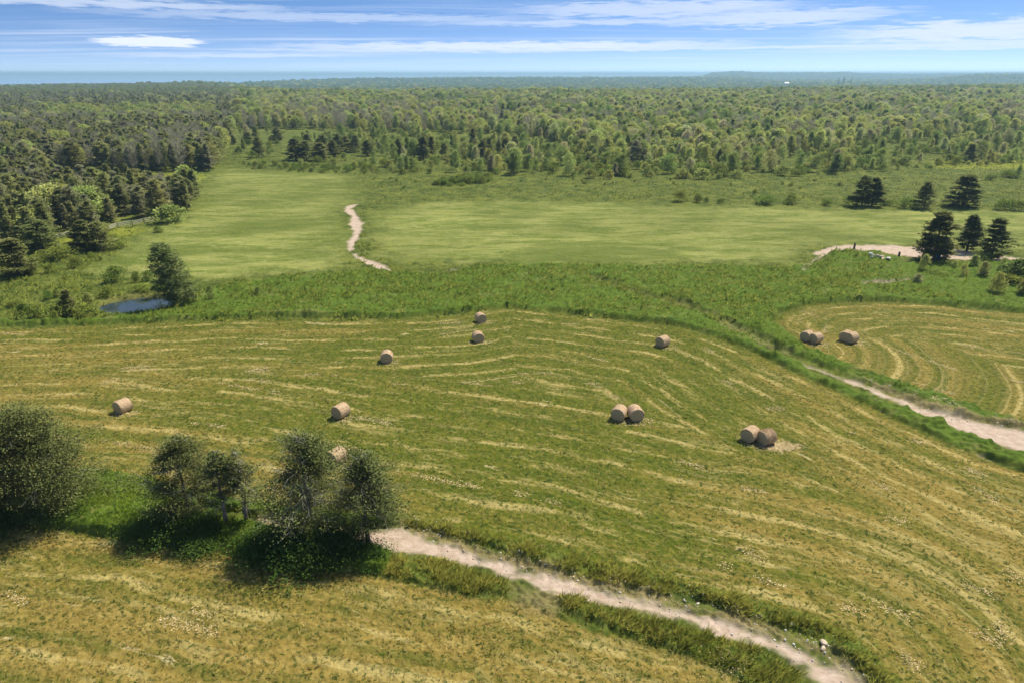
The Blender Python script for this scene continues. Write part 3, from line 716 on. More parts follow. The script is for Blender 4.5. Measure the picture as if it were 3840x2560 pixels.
def mk_broad(i, mat, big=True, w=None):
    w = w or [0.72, 0.55, 0.82, 0.48][i % 4]
    V, t, c = broad(1.0, w, 200 + i, 46 if big else 26, 60 if big else 34, 0.045 if big else 0.085, t0=0.10, upright=[0.3, 0.8, 0.2, 1.0][i % 4])
    rs = np.random.RandomState(i); o = np.zeros((8, 3)); o[:, 2] = rs.uniform(0.25, 0.6, 8); e = c[rs.choice(len(c), 8)]
    d = e - o; ln = np.linalg.norm(d, axis=1); d = d / ln[:, None]
    return quads_mesh('crown', V, t, M[mat]), trunk_mesh(0.8, 0.02, i, 0, (o, d, ln), nl=8)
BRD = [mk_broad(i, 'leaf') for i in range(4)]
BRDD = [mk_broad(i + 10, 'leaf_dark') for i in range(3)]
def mk_shrub(i, mat, nlobe=26, nper=55, L=0.10, w=1.5):
    V, t, c = broad(1.0, w, 300 + i, nlobe, nper, L, t0=0.0, upright=0.1, base_w=0.95)
    return quads_mesh('shrub', V, t, M[mat])
SHR = [mk_shrub(i, 'bush') for i in range(4)]
WIL = [mk_shrub(i + 10, 'willow', 22, 45, 0.12, 1.35) for i in range(4)]
UND = [mk_shrub(i + 20, 'undergrowth', 60, 90, 0.07, 2.2) for i in range(3)]
def mk_bare(i):
    rs = np.random.RandomState(400 + i); n = 420
    t = rs.uniform(0.2, 1.0, n); a = rs.rand(n) * 6.283; w = 0.19 * np.sin(np.clip(t, 0, 1) * 2.6)
    c = np.stack([np.cos(a) * w * rs.rand(n), np.sin(a) * w * rs.rand(n), t], 1)
    d = unit(np.stack([np.cos(a) * 0.5, np.sin(a) * 0.5, rs.uniform(0.5, 1.2, n)], 1))
    return quads_mesh('dead_tree', np.concatenate([leaf_quads(c, d, 0.14, 0.010, rs), leaf_quads(np.array([[0.0, 0, 0], [0, 0, 0.3]]), np.array([[0, 0, 1.0], [0, 0, 1.0]]), 0.7, 0.03, rs)]), np.concatenate([rs.rand(n), [0.2, 0.2]]), M['bare'])
BARE = [mk_bare(i) for i in range(3)]

def put_tree(kind, xd, yb, yt, wpx, label, i=0, name='cedar_tree', group=None, rz=None):
    h = top_height(xd, yb, yt); w = px2m(xd, yb, wpx)
    cm, tm = kind[i % len(kind)]
    co = np.zeros(len(cm.vertices) * 3, np.float32); cm.vertices.foreach_get('co', co); co = co.reshape(-1, 3)
    w0 = (np.percentile(co[:, 0], 99) - np.percentile(co[:, 0], 1))
    return plant(name, xd, yb, cm, tm, label, 'tree', group, scale=h * 0.97, sxy=w / w0 * 0.88, rz=(rz if rz is not None else (xd * 1.7) % 6.28))
def put_shrub(kind, xd, yb, wpx, hpx, label, i=0, name='shrub', group=None):
    X, Y = G(xd, yb); w = px2m(xd, yb, wpx); h = top_height(xd, yb, yb - hpx)
    me = kind[i % len(kind)]; o = link(name, me); o.location = (X, Y, -0.03)
    co = np.zeros(len(me.vertices) * 3, np.float32); me.vertices.foreach_get('co', co); co = co.reshape(-1, 3)
    w0 = np.percentile(co[:, 0], 99) - np.percentile(co[:, 0], 1)
    o.scale = (w / w0, w / w0, h / 0.95); o.rotation_euler[2] = (xd * 2.3) % 6.28
    return tag(o, label, 'shrub', group)

# ---- dark undergrowth below the foreground clump
for i, (x, y, w, h, lb) in enumerate([
    (405, 1232, 150, 62, 'dark leafy bush below the leftmost cedar of the foreground clump'),
    (480, 1222, 95, 46, 'dark bush left of the two thin bare-trunked cedars'),
    (335, 1246, 120, 40, 'low dark bush at the left tip of the shaded thicket'),
    (470, 1262, 130, 36, 'low green bush on the stubble edge in front of the left bushes'),
    (600, 1262, 130, 44, 'green leafy bush in front of the two thin cedars'),
    (660, 1288, 190, 62, 'broad dark bush in front of the tallest foreground cedar'),
    (755, 1288, 160, 74, 'dark bush at the foot of the tallest foreground cedar'),
    (805, 1280, 110, 70, 'black-green rounded bush beside the gravel under the right-hand cedar'),
    (850, 1290, 100, 36, 'small light green bush where the thicket meets the gravel'),
    (30, 1208, 150, 50, 'dark bush under the left-edge cedar'), (140, 1190, 110, 40, 'low bush on the right foot of the left-edge cedar')]):
    put_shrub(UND, x, y - 2, w * 0.95, h * 0.78, lb, i, 'bush')

# ---- the wind-blown tree by the pond
def windy_tree():
    xd, yb = 412, 707; X, Y = G(xd, yb); h = top_height(xd, yb, 556); rs = np.random.RandomState(77)
    s = px2m(xd, yb, 1)
    # crown: stacked sprays, narrow and leaning to the left with height
    n = 560; t = rs.rand(n) ** 0.9 * 0.97 + 0.02
    cxm = np.interp(t, [0, 0.25, 0.5, 0.75, 1.0], [8, 6, 0, -9, -17]) * s
    hw = np.interp(t, [0, 0.12, 0.4, 0.7, 0.9, 1.0], [24, 33, 40, 36, 22, 7]) * s
    a = rs.rand(n) * 6.283; rr = np.sqrt(rs.rand(n)) * hw * (0.72 + 0.5 * vnoise(np.cos(a) * 2 + 4, t * 9, 5))
    c = np.stack([cxm + np.cos(a) * rr, np.sin(a) * rr * 0.8, t * h * 0.97], 1)
    tc = np.clip(rs.normal(0.45, 0.25, n), 0, 1)
    m = 26
    p = c[:, None] + rs.normal(0, 1, (n, m, 3)) * np.array([0.34, 0.26, 0.13])
    d = unit(np.stack([np.cos(a), np.sin(a), 0 * a], 1)[:, None] * 0.3 + np.array([-0.9, -0.1, 0.12]) + rs.normal(0, 0.35, (n, m, 3)))
    V = leaf_quads(p.reshape(-1, 3), d.reshape(-1, 3), 0.26 * rs.uniform(0.6, 1.3, n * m), 0.10, rs)
    cm = quads_mesh('crown', V, np.clip(np.repeat(tc, m) + rs.normal(0, 0.15, n * m), 0, 1), M['windy'])
    tm = trunk_mesh(h * 0.85, 0.14, 3, -0.28, None)
    plant('windswept_tree', xd, yb, cm, tm, 'tall green tree leaning left in the wind beside the small pond', 'tree')
windy_tree()

# ---- lone cedars across the open ground
LONE = [  # xd, base, top, width px, label
    (43, 632, 545, 92, 'big dark cedar at the left edge, front of the left wood'),
    (98, 573, 503, 78, 'dark spreading cedar behind the front left-edge cedar'),
    (198, 575, 503, 62, 'left one of two touching cedars beyond the rail fence'),
    (232, 575, 508, 58, 'right one of two touching cedars beside the rail fence'),
    (2143, 602, 482, 84, 'tall dark cedar at the right, in front of the dirt pad with a blue barrel'),
    (2275, 596, 497, 74, 'dark cedar rightmost of the three by the dirt pad'),
    (1978, 475, 402, 50, 'left half of the broad twin cedar at the far meadow edge'),
    (2002, 475, 405, 50, 'right half of the broad twin cedar at the far meadow edge'),
    (2122, 480, 415, 46, 'small pointed cedar between the twin cedar and the wide right cedar'),
    (2211, 475, 398, 76, 'wide dark cedar standing alone right of the pointed cedar'),
    (2225, 374, 329, 34, 'lone dark cedar on the yellow-green ground far right'),
    (595, 361, 314, 32, 'lone cedar on open ground nearest the left wood'),
    (536, 332, 310, 17, 'smallest cedar at the corner of the left wood'),
    (524, 320, 286, 24, 'cedar at the very corner of the left wood, behind the smallest one'),
    (571, 331, 303, 25, 'cedar behind and left of the lone cedar on the open ground'),
    (588, 319, 289, 20, 'narrow cedar against the pale wood above the lone cedar'),
    (638, 329, 292, 29, 'cedar between the lone cedar and the large dark clump'),
    (680, 369, 316, 46, 'front left cedar of the large dark clump on the open ground'),
    (705, 369, 321, 38, 'front middle cedar of the large dark clump'),
    (737, 371, 326, 42, 'front right cedar of the large dark clump'),
    (708, 351, 306, 34, 'rear left cedar of the large dark clump'), (742, 352, 308, 34, 'rear middle cedar of the large dark clump'),
    (766, 361, 320, 36, 'cedar joining the large dark clump on its right side'), (778, 354, 306, 30, 'tall rear cedar right of the large dark clump'),
    (793, 351, 311, 36, 'left cedar of the trio right of the large clump'), (818, 350, 309, 30, 'middle cedar of the trio right of the large clump'),
    (845, 359, 321, 34, 'right cedar of the trio right of the large clump'),
    (917, 363, 317, 25, 'slim cedar standing alone left of the central cedar group'),
    (951, 362, 318, 26, 'cedar second from the left in the central group'),
    (973, 368, 311, 32, 'tallest front cedar of the central group'), (992, 354, 312, 28, 'cedar just behind the tallest of the central group'),
    (1021, 361, 327, 24, 'small rounded cedar right of the central group'),
    (1076, 364, 325, 31, 'leftmost cedar of the right-central group'), (1087, 339, 292, 20, 'tall narrow cedar behind the right-central group'),
    (1109, 365, 321, 28, 'front cedar in the middle of the right-central group'), (1124, 353, 315, 24, 'second-row cedar of the right-central group'),
    (1146, 353, 322, 16, 'thin cedar in the right-central group'), (1162, 351, 316, 24, 'cedar near the right end of the right-central group'),
    (1182, 342, 311, 22, 'last cedar on the right of the right-central group, half in the wood'),
    (1451, 366, 324, 32, 'dark cedar among the pale green shrubs before the wood'),
    (162, 727, 663, 42, 'small pointed cedar in the bush cluster left of the pond')]
for i, (x, yb, yt, w, lb) in enumerate(LONE):
    put_tree(CED, x, yb, yt, w, lb, i)
for i, (x, yb, yt, w, lb) in enumerate([
    (1181, 384, 339, 44, 'round grey-green tree in front of the right-central cedars'),
    (1214, 364, 332, 25, 'left of two squarish dense green trees at the wood edge'), (1251, 364, 332, 23, 'right of two squarish dense green trees at the wood edge'),
    (1391, 385, 347, 28, 'green tree among the shrubs left of the dark cedar'), (1415, 402, 362, 26, 'front green tree at the meadow edge among shrubs'),
    (1880, 386, 352, 20, 'narrow dark green tree at the shrubby edge on the right'), (1945, 392, 356, 26, 'pale tree before the wood on the right side'),
    (2328, 652, 596, 62, 'dense green tree at the right edge below the dirt pad'),
    (487, 696, 655, 22, 'thin small tree standing alone right of the pond'), (593, 684, 658, 18, 'tiny dark tree in the grass right of the pond'),
    (365, 679, 641, 32, 'small green tree touching the wind-blown tree at the pond'), (207, 707, 672, 24, 'pale sapling on the left bank of the pond')]):
    put_tree(BRDD if i not in (0, 6, 11) else BRD, x, yb, yt, w, lb, i, 'broadleaf_tree')
h_ = top_height(2220, 578, 490)
o_ = put_tree(CED, 2220, 578, 490, 56, 'thin grey half-bare cedar in the middle of the three by the dirt pad', 2)
link('dead_branches', twig_mesh(1.0, 0.30, 9, 130, rad=0.004, spread=0.8), o_)

SAP = [(2119, 627, 583, 26, 'light green sapling just below the tall right cedar'), (2105, 655, 628, 22, 'small grey-green sapling by the thin strip of bare soil'),
       (2285, 680, 624, 34, 'rounded pale sapling nearest the camera at the right'), (2235, 618, 585, 22, 'sapling below the grey cedar'),
       (2210, 640, 606, 24, 'sapling left of the rounded pale sapling'), (2256, 640, 600, 24, 'sapling directly behind the rounded pale sapling'), (2300, 628, 592, 24, 'sapling beside the dense right-edge tree'),
       (2345, 684, 640, 30, 'sapling cut by the right edge below the dense tree'), (2190, 622, 598, 18, 'smallest sapling right of the tall right cedar')]
for i, (x, yb, yt, w, lb) in enumerate(SAP):
    put_tree(BRD, x, yb, yt, w, lb, i, 'sapling')

SHRUBS = [(174, 616, 22, 24, 'small conical shrub below the two touching cedars'), (113, 628, 26, 18, 'shrub between the left-edge cedar and the grass'), (79, 628, 16, 26, 'narrow shrub at the foot of the left-edge cedar'),
    (210, 592, 18, 12, 'small round shrub in front of the two touching cedars'), (231, 598, 9, 9, 'tiny shrub right of the small round one'), (133, 595, 66, 22, 'wide low shrub beneath the second left cedar'),
    (273, 570, 40, 15, 'low shrub right of the two touching cedars'), (363, 535, 22, 14, 'lone shrub in the meadow beyond the rail fence end'), (393, 512, 62, 36, 'bright yellow-green bush at the corner of the left wood'),
    (270, 648, 44, 32, 'spiky dark shrub above the pond'), (313, 649, 18, 22, 'thin shrub above the middle of the pond'), (343, 646, 30, 22, 'rounded shrub above the right of the pond'),
    (247, 681, 34, 24, 'shrub on the far left bank of the pond'), (325, 668, 44, 14, 'low shrub on the far bank of the pond'), (112, 688, 22, 20, 'shrub far left of the pond, left of a pair'), (131, 682, 18, 16, 'shrub far left of the pond, right of a pair'),
    (33, 703, 26, 12, 'low dark shrub near the left edge'), (58, 735, 28, 34, 'upright shrub at the lower left above the mown field'), (88, 730, 30, 24, 'round shrub right of the upright one at the lower left'),
    (140, 732, 60, 34, 'dark round bush left in the cluster by the pond'), (190, 730, 56, 30, 'green bush right in the cluster by the pond'),
    (1560, 464, 34, 22, 'dark shrub leftmost of the row at the far meadow edge'), (1603, 466, 20, 18, 'second shrub of the row at the far meadow edge'), (1622, 466, 12, 12, 'tiny shrub beside the second one of the far row'),
    (1655, 468, 14, 12, 'small thin shrub in the middle of the far row'), (1733, 453, 10, 16, 'narrow shrub standing behind the far row'), (1757, 469, 50, 19, 'widest low shrub of the far row'), (1817, 469, 32, 22, 'round dark shrub right of the widest one'),
    (1896, 472, 26, 14, 'low shrub left of the broad twin cedar'), (1951, 474, 26, 22, 'shrub touching the left side of the twin cedar'), (2040, 473, 34, 14, 'low shrub right of the twin cedar'), (2085, 479, 46, 22, 'dark spreading shrub left of the pointed cedar'),
    (2305, 483, 34, 24, 'shrub at the far right, right of the wide cedar'), (2342, 485, 34, 20, 'shrub at the right edge of the far row'), (2318, 408, 40, 14, 'low shrub on the yellow-green rise'), (2338, 408, 14, 26, 'upright dark shrub by the right edge'),
    (2275, 414, 20, 12, 'small shrub left on the yellow-green rise'), (2320, 660, 60, 26, 'bush under the dense right-edge tree'), (2255, 604, 50, 22, 'dark bush between the grey cedar and the rightmost cedar'),
    (1060, 428, 22, 8, 'low weedy heap near the middle meadow'), (2150, 636, 50, 12, 'low bush beside the saplings')]
for i, (x, y, w, h, lb) in enumerate(SHRUBS):
    put_shrub(WIL if 'yellow-green bush' in lb else SHR, x, y, w, h, lb, i, 'bush' if 'bush' in lb else 'shrub')

# ------------------------------------------------------------------ the woods
def in_view(xd, yd): return (xd > -60) & (xd < 2412) & (yd < 1600)
rs = np.random.RandomState(5)
cells = []
for y0, y1, cell in ((120, 330, 3.5), (330, 600, 4.4), (600, 1150, 7.0), (1150, 1800, 10.5)):
    ys = np.arange(y0, y1, cell)
    for yy in ys:
        xs = np.arange(-1.0 * yy, 1.0 * yy, cell)
        cells.append(np.stack([xs + rs.uniform(-.5, .5, len(xs)) * cell, yy + rs.uniform(-.5, .5, len(xs)) * cell, np.full(len(xs), cell)], 1))
cells = np.concatenate(cells)
px_, py_, cell_ = cells.T
xd_, yd_ = proj(px_, py_)
u1, u2, u3 = rs.rand(3, len(px_))
patch = fbm(px_ / 38, py_ / 60, 70); patch2 = fbm(px_ / 80, py_ / 150, 71); patch3 = fbm(px_ / 16, py_ / 22, 72)
ey = edge_y(xd_)
left = xd_ < 545 + (patch - 0.5) * 60
inwood = (yd_ < ey + (patch3 - 0.5) * 16)
nearw = sdf(px_, py_, WOOD_NEAR) > -0.5
shr_y = np.interp(xd_, [500, 540, 700, 850, 1000, 1200, 1400, 1700, 1850, 2000, 2200, 2352, 3200], [300, 385, 398, 398, 402, 402, 412, 412, 405, 395, 385, 375, 365])
shr_d = np.interp(xd_, [500, 560, 850, 1000, 1200, 1500, 1800, 2352], [0.03, 0.08, 0.22, 0.55, 0.85, 0.9, 0.75, 0.5])
# kinds: 0 cedar, 1 broadleaf, 2 dark broadleaf, 3 bare, 4 shrub, 5 willow shrub
kind = np.full(len(px_), -1); hgt = np.zeros(len(px_))
m = nearw
kind[m] = np.where(u1[m] < 0.90, 0, np.where(u1[m] < 0.95, 3, 1)); hgt[m] = 5.0 + 3.2 * u2[m]
m = inwood & left & ~nearw
band_open = (yd_ > 262) & (yd_ < 286) & (xd_ > 110) & (xd_ < 500)
gp = (yd_ > 284) & (yd_ < 302)
low = yd_ < 226
k = np.where(u1 < 0.86, 0, np.where(u1 < 0.94, 3, 1))
k = np.where(gp, np.where(u1 < 0.42, 3, np.where(u1 < 0.85, 0, 1)), k)
k = np.where(patch > 0.62, np.where(u1 < 0.35, 3, k), k)
k = np.where(low, np.where(u1 < 0.3, 3, np.where(u1 < 0.65, 2, 0)), k)
k = np.where(band_open, np.where(u1 < 0.35, np.where(u3 < 0.5, 5, 1), -1), k)
kind[m] = k[m]; hgt[m] = (4.8 + 3.2 * u2 + 2.0 * patch2)[m]
m = inwood & ~left & ~nearw
pale = patch2 + (u1 - 0.5) * 0.55
k = np.where(pale > 0.36, 1, 2); k = np.where((patch3 < 0.33) & (u1 < 0.75), np.where(u3 < 0.4, 5, -1), k); k = np.where((u3 < 0.05) | ((patch > 0.62) & (u3 < 0.25)), 3, k); k = np.where((u3 > 0.95), 0, k)
k = np.where((yd_ < 222) & (u3 > 0.45), 2, k)
k = np.where((xd_ > 560) & (xd_ < 1010) & (yd_ > 258) & (u3 < 0.28), 3, k)
kind[m] = k[m]
hgt[m] = np.where(k == 3, 7.5 + 3 * u2, (4.8 + 6.0 * u2 ** 1.5 + 7 * (patch3 - 0.5) + 3 * (patch - 0.5)))[m] * np.interp(yd_[m], [200, 260, 330, 390], [1.05, 1.0, 0.85, 0.55])
zone = (~inwood) & (~nearw) & (yd_ < shr_y) & (xd_ > 545)
m = zone & (u1 < shr_d * (0.3 + 1.8 * (patch3 > 0.47)))
kk = np.where(u3 < 0.35, 4, np.where(u3 < 0.82, 5, np.where(u3 < 0.92, 1, 2)))
kind[m] = kk[m]; hgt[m] = np.where(kk >= 4, 1.0 + 2.2 * u2 ** 1.5, 3.5 + 3.5 * u2)[m]
# band of low dark bushes on the open ground, and a row before the middle meadow
m = zone & (xd_ > 528) & (xd_ < 850) & (np.abs(yd_ - np.interp(xd_, [528, 850], [384, 392])) < 5) & (u1 < 0.75)
kind[m] = 4; hgt[m] = 1.2 + 1.2 * u2[m]
# nothing where single trees already stand
for (x, yb, yt, w, lb) in LONE:
    X, Y = G(x, yb); kill = (px_ - X) ** 2 + (py_ - Y) ** 2 < (3.5 if yb < 500 else 4.5) ** 2; kind[kill] = -1
sel = kind >= 0
px_, py_, cell_, kind, hgt, u1, u2, u3, xd_, yd_ = [a[sel] for a in (px_, py_, cell_, kind, hgt, u1, u2, u3, xd_, yd_)]
# extra bushes with given places: dark row left of the middle meadow
ex = []
r2 = np.random.RandomState(8)
for i in range(34):
    x = r2.uniform(1000, 1122); y = np.interp(x, [1000, 1122], [430, 418]) + r2.uniform(-9, 3)
    ex.append((*G(x, y), 4.6, 4, r2.uniform(1.0, 2.0), r2.rand(), r2.rand(), r2.rand(), x, y))
for i in range(40):
    x = r2.uniform(850, 2340); y = np.interp(x, [850, 1800, 2340], [412, 425, 440]) + r2.normal(0, 9)
    ex.append((*G(x, y), 4.6, 4, r2.uniform(0.35, 0.9), r2.rand(), r2.rand(), r2.rand(), x, y))
for i in range(26):
    x = r2.uniform(650, 1000); y = r2.uniform(385, 400)
    ex.append((*G(x, y), 4.6, 4, r2.uniform(0.5, 1.3), r2.rand(), r2.rand(), r2.rand(), x, y))
ex = np.array(ex).T
px_, py_, cell_, kind, hgt, u1, u2, u3, xd_, yd_ = [np.concatenate([a, b]) for a, b in zip((px_, py_, cell_, kind, hgt, u1, u2, u3, xd_, yd_), ex)]
kind = kind.astype(int)
# the nearest of each kind one can see are trees of their own, the rest one far wood
size = hgt / py_
vis = (xd_ > -20) & (xd_ < 2372)
ind = np.zeros(len(px_), bool)
def choose(mask, n):
    idx = np.where(mask & vis)[0]; idx = idx[np.argsort(-size[idx])][:n]; ind[idx] = True
choose(kind == 0, 240); choose((kind == 1) | (kind == 2), 260); choose(kind == 3, 70); choose(kind >= 4, 215)
SETS = {0: CEDW, 1: BRD, 2: BRDD, 3: BARE, 4: SHR, 5: WIL}
INFO = {0: ('cedar_tree', 'dark olive cedar packed in the dense wood along the left side', 'tree', 'cedars of the left wood'),
        1: ('broadleaf_tree', 'pale green slender tree in the broadleaf wood beyond the meadows', 'tree', 'pale broadleaf trees of the far wood'),
        2: ('broadleaf_tree', 'darker green rounded tree in the broadleaf wood beyond the meadows', 'tree', 'dark broadleaf trees of the far wood'),
        3: ('dead_tree', 'grey leafless tree standing among the green trees of the wood', 'tree', 'bare grey trees in the woods'),
        4: ('shrub', 'small dark green shrub on the rough ground between meadow and wood', 'shrub', 'dark shrubs before the wood'),
        5: ('shrub', 'pale yellow-green rounded shrub on the rough ground before the wood', 'shrub', 'pale shrubs before the wood')}
def inwood_f(x, y): return y < float(edge_y(x)) + 4
order = np.where(ind)[0]
for q in order:
    kd = kind[q]; st = SETS[kd]; i = int(u3[q] * 977) % len(st); nm, lb, cat, gr = INFO[kd]
    if kd == 0 and xd_[q] > 560: lb = 'dark cedar growing among the pale trees of the broadleaf wood'; gr = 'cedars in the broadleaf wood'
    x_, y_ = xd_[q], yd_[q]
    if kd == 0 and x_ <= 560:
        gr, lb = (('cedars of the front left wood', 'olive cedar in the near left wood between the pond and the clearing') if y_ > 440 else
                  ('cedars around the left clearing', 'olive cedar packed behind the yellow-green clearing on the left') if y_ > 396 and x_ < 300 else
                  ('cedars along the left wood edge', 'dark cedar on the wood edge facing the pale left meadow') if x_ > 380 else
                  ('cedars deep in the left wood', 'olive cedar deep in the dense wood at the upper left'))
        if y_ > 440 and x_ > 250: gr, lb = 'cedars above the rail fence', 'dark cedar directly behind the pale rail fence'
    elif kd in (1, 2) and inwood_f(x_, y_):
        side = ('above the dark cedar clumps' if x_ < 1000 else 'above the middle meadow' if x_ < 1500 else 'above the broad twin cedar' if x_ < 2050 else 'at the far right')
        tone = 'pale green slender' if kd == 1 else 'darker green rounded'
        lb = tone + ' tree in the broadleaf wood ' + side; gr = tone + ' trees ' + side
    elif kd in (1, 2):
        lb = ('pale' if kd == 1 else 'dark') + ' green young tree standing among the shrubs before the wood'; gr = ('pale' if kd == 1 else 'dark') + ' young trees among the shrubs'
    elif kd >= 4:
        tone = 'pale yellow-green rounded' if kd == 5 else 'small dark green'
        side = ('before the dark cedar clumps' if x_ < 1000 else 'beyond the middle meadow' if x_ < 1500 else 'behind the broad twin cedar' if x_ < 2050 else 'on the far right rough ground')
        lb = tone + ' shrub ' + side; gr = tone + ' shrubs ' + side
    elif kd == 3: 
        side = 'left cedar wood' if x_ < 545 else 'broadleaf wood'
        lb = 'grey leafless tree standing in the ' + side; gr = 'bare trees in the ' + side
    h = hgt[q]; wv = h * (0.8 + 0.6 * u1[q])
    loc = (px_[q], py_[q], -0.05); rz = u2[q] * 6.28
    if kd <= 2 and size[q] * F > 42:
        o = empty(nm, loc, rz); link('crown', st[i][0], o); link('trunk', st[i][1], o)
    else:
        o = link(nm, st[i][0] if kd <= 2 else st[i]); o.location = loc; o.rotation_euler[2] = rz
    o.scale = (wv, wv, h); tag(o, lb, cat, gr)

# far woods: one object of instanced crowns (the crowns of single trees above)
def far_woods():
    rest = ~ind
    fx, fy, fk, fh, fw, fu = px_[rest], py_[rest], kind[rest].copy(), hgt[rest], (cell_[rest] / 4.6) ** 0.55 * (0.8 + 0.6 * u1[rest]), u2[rest]
    fz = far_terrain(fx, fy)
    pr = (fk * 4 + (u3[rest] * 977).astype(int) % 4)
    # sparse large crowns over the distant land
    r3 = np.random.RandomState(31); n = 9000
    yy = 1700 + 5200 * r3.rand(n) ** 1.3; xx = yy * r3.uniform(-0.95, 0.95, n)
    zt = far_terrain(xx, yy); ok = zt > -20
    xx, yy, zt = xx[ok], yy[ok], zt[ok]; m_ = len(xx)
    fx = np.concatenate([fx, xx]); fy = np.concatenate([fy, yy]); fz = np.concatenate([fz, zt + 3.0])
    fh = np.concatenate([fh, r3.uniform(7, 11, m_)]); fw = np.concatenate([fw, 1.6 + yy / 3500]); fu = np.concatenate([fu, r3.rand(m_)])
    pr = np.concatenate([pr, np.where(r3.rand(m_) < 0.65, 8, 4) + r3.randint(0, 3, m_)])
    V = np.stack([fx, fy, fz], 1)
    me = bpy.data.meshes.new('distant_wood'); me.vertices.add(len(V)); me.vertices.foreach_set('co', V.astype(np.float32).ravel()); me.update()
    for nm_, typ, dat in (('proto', 'INT', pr), ('rot', 'FLOAT', fu * 6.28)):
        a = me.attributes.new(nm_, typ, 'POINT'); a.data.foreach_set('value', np.asarray(dat, np.int32 if typ == 'INT' else np.float32))
    a = me.attributes.new('scl', 'FLOAT_VECTOR', 'POINT')
    a.data.foreach_set('vector', np.stack([fh * fw, fh * fw, fh], 1).astype(np.float32).ravel())
    o = tag(link('distant_wood', me), 'mixed wood of cedar, pale broadleaf and bare grey trees reaching to the lake', None, None, 'stuff')
    ng = bpy.data.node_groups.new('distant_wood_trees', 'GeometryNodeTree'); ng.is_modifier = True
    ng.interface.new_socket('Geometry', in_out='INPUT', socket_type='NodeSocketGeometry'); ng.interface.new_socket('Geometry', in_out='OUTPUT', socket_type='NodeSocketGeometry')
    gi = ng.nodes.new('NodeGroupInput'); go = ng.nodes.new('NodeGroupOutput'); jn = ng.nodes.new('GeometryNodeJoinGeometry')
    def named(nm_, typ):
        nd = ng.nodes.new('GeometryNodeInputNamedAttribute'); nd.data_type = typ; nd.inputs[0].default_value = nm_; return nd.outputs[0]
    ap, asc, ar = named('proto', 'INT'), named('scl', 'FLOAT_VECTOR'), named('rot', 'FLOAT')
    cb = ng.nodes.new('ShaderNodeCombineXYZ'); ng.links.new(ar, cb.inputs[2])
    used = {}
    byme = {}
    for ob in bpy.data.objects:
        if ob.type == 'MESH': byme.setdefault(ob.data.name, ob)
    for pidx in sorted(set(pr.tolist())):
        st = SETS[pidx // 4]; i = (pidx % 4) % len(st); me_ = st[i][0] if pidx // 4 <= 2 else st[i]
        src = byme.get(me_.name)
        if src is None:
            for alt in st:
                am = alt[0] if pidx // 4 <= 2 else alt
                if am.name in byme: src = byme[am.name]; break
        if src is None: continue
        cmp_ = ng.nodes.new('FunctionNodeCompare'); cmp_.data_type = 'INT'; cmp_.operation = 'EQUAL'
        si = [s for s in cmp_.inputs if s.type == 'INT' and s.enabled]
        ng.links.new(ap, si[0]); si[1].default_value = pidx
        oi = ng.nodes.new('GeometryNodeObjectInfo'); oi.transform_space = 'ORIGINAL'; oi.inputs['Object'].default_value = src; oi.inputs['As Instance'].default_value = False
        ip = ng.nodes.new('GeometryNodeInstanceOnPoints')
        ng.links.new(gi.outputs[0], ip.inputs['Points']); ng.links.new(cmp_.outputs[0], ip.inputs['Selection']); ng.links.new(oi.outputs['Geometry'], ip.inputs['Instance'])
        ng.links.new(cb.outputs[0], ip.inputs['Rotation']); ng.links.new(asc, ip.inputs['Scale'])
        ng.links.new(ip.outputs[0], jn.inputs[0])
    ng.links.new(jn.outputs[0], go.inputs[0])
    md = o.modifiers.new('trees', 'NODES'); md.node_group = ng
    print('woods', len(V), 'single', int(ind.sum()))
far_woods()

# ------------------------------------------------------------------ standing grass and field litter
def tufts(n_try, box, dens_fn, hfn, wfn, nb, colfn, seed, spread=0.4, wind=(0.35, -0.15)):
    """scatter tufts of blades; dens_fn(x, y, R) -> probability"""
    r = np.random.RandomState(seed)
    x = r.uniform(box[0], box[1], n_try); y = r.uniform(box[2], box[3], n_try)
    xd, yd = proj(x, y); k = (xd > -150) & (xd < 2500) & (yd < 1720); x, y = x[k], y[k]
    R = region(x, y); k = r.rand(len(x)) < dens_fn(x, y, R)
    x, y = x[k], y[k]; R = {a: b[k] for a, b in R.items()}; n = len(x)
    z = height(x, y, R); h = hfn(x, y, R, r); w = wfn(h)
    col = colfn(x, y, R, r)
    a = r.rand(n, nb) * 6.283; sp = spread * h[:, None] * r.rand(n, nb)
    bx = x[:, None] + np.cos(a) * sp * 0.6; by = y[:, None] + np.sin(a) * sp * 0.6
    hh = h[:, None] * r.uniform(0.6, 1.15, (n, nb))
    tx = bx + np.cos(a) * sp * 2.4 + wind[0] * hh; ty = by + np.sin(a) * sp * 2.4 + wind[1] * hh
    sa = r.rand(n, nb) * 3.1416; sx = np.cos(sa) * w[:, None] / 2; sy = np.sin(sa) * w[:, None] / 2
    zz = np.repeat(z[:, None], nb, 1) - 0.03
    V = np.stack([np.stack([bx - sx, by - sy, zz], -1), np.stack([bx + sx, by + sy, zz], -1), np.stack([tx, ty, zz + hh], -1)], 2).reshape(-1, 3)
    cc = col[:, None, None, :] * r.uniform(0.8, 1.2, (n, nb, 1, 1)); cc = np.repeat(cc, 3, 2).reshape(-1, 3)
    return V, np.concatenate([cc, np.ones((len(cc), 1))], 1), n
def grass_obj(name, sets, label):
    V = np.concatenate([s[0] for s in sets]); Cc = np.concatenate([s[1] for s in sets])
    me = mesh_from(name, V, np.arange(len(V)).reshape(-1, 3), [M['grass']], {'blade': ('FLOAT_COLOR', Cc)})
    print(name, len(V) // 3)
    return tag(link(name, me), label, None, None, 'stuff')
def lerp3(a, b, t): return np.array(a)[None] * (1 - t[:, None]) + np.array(b)[None] * t[:, None]

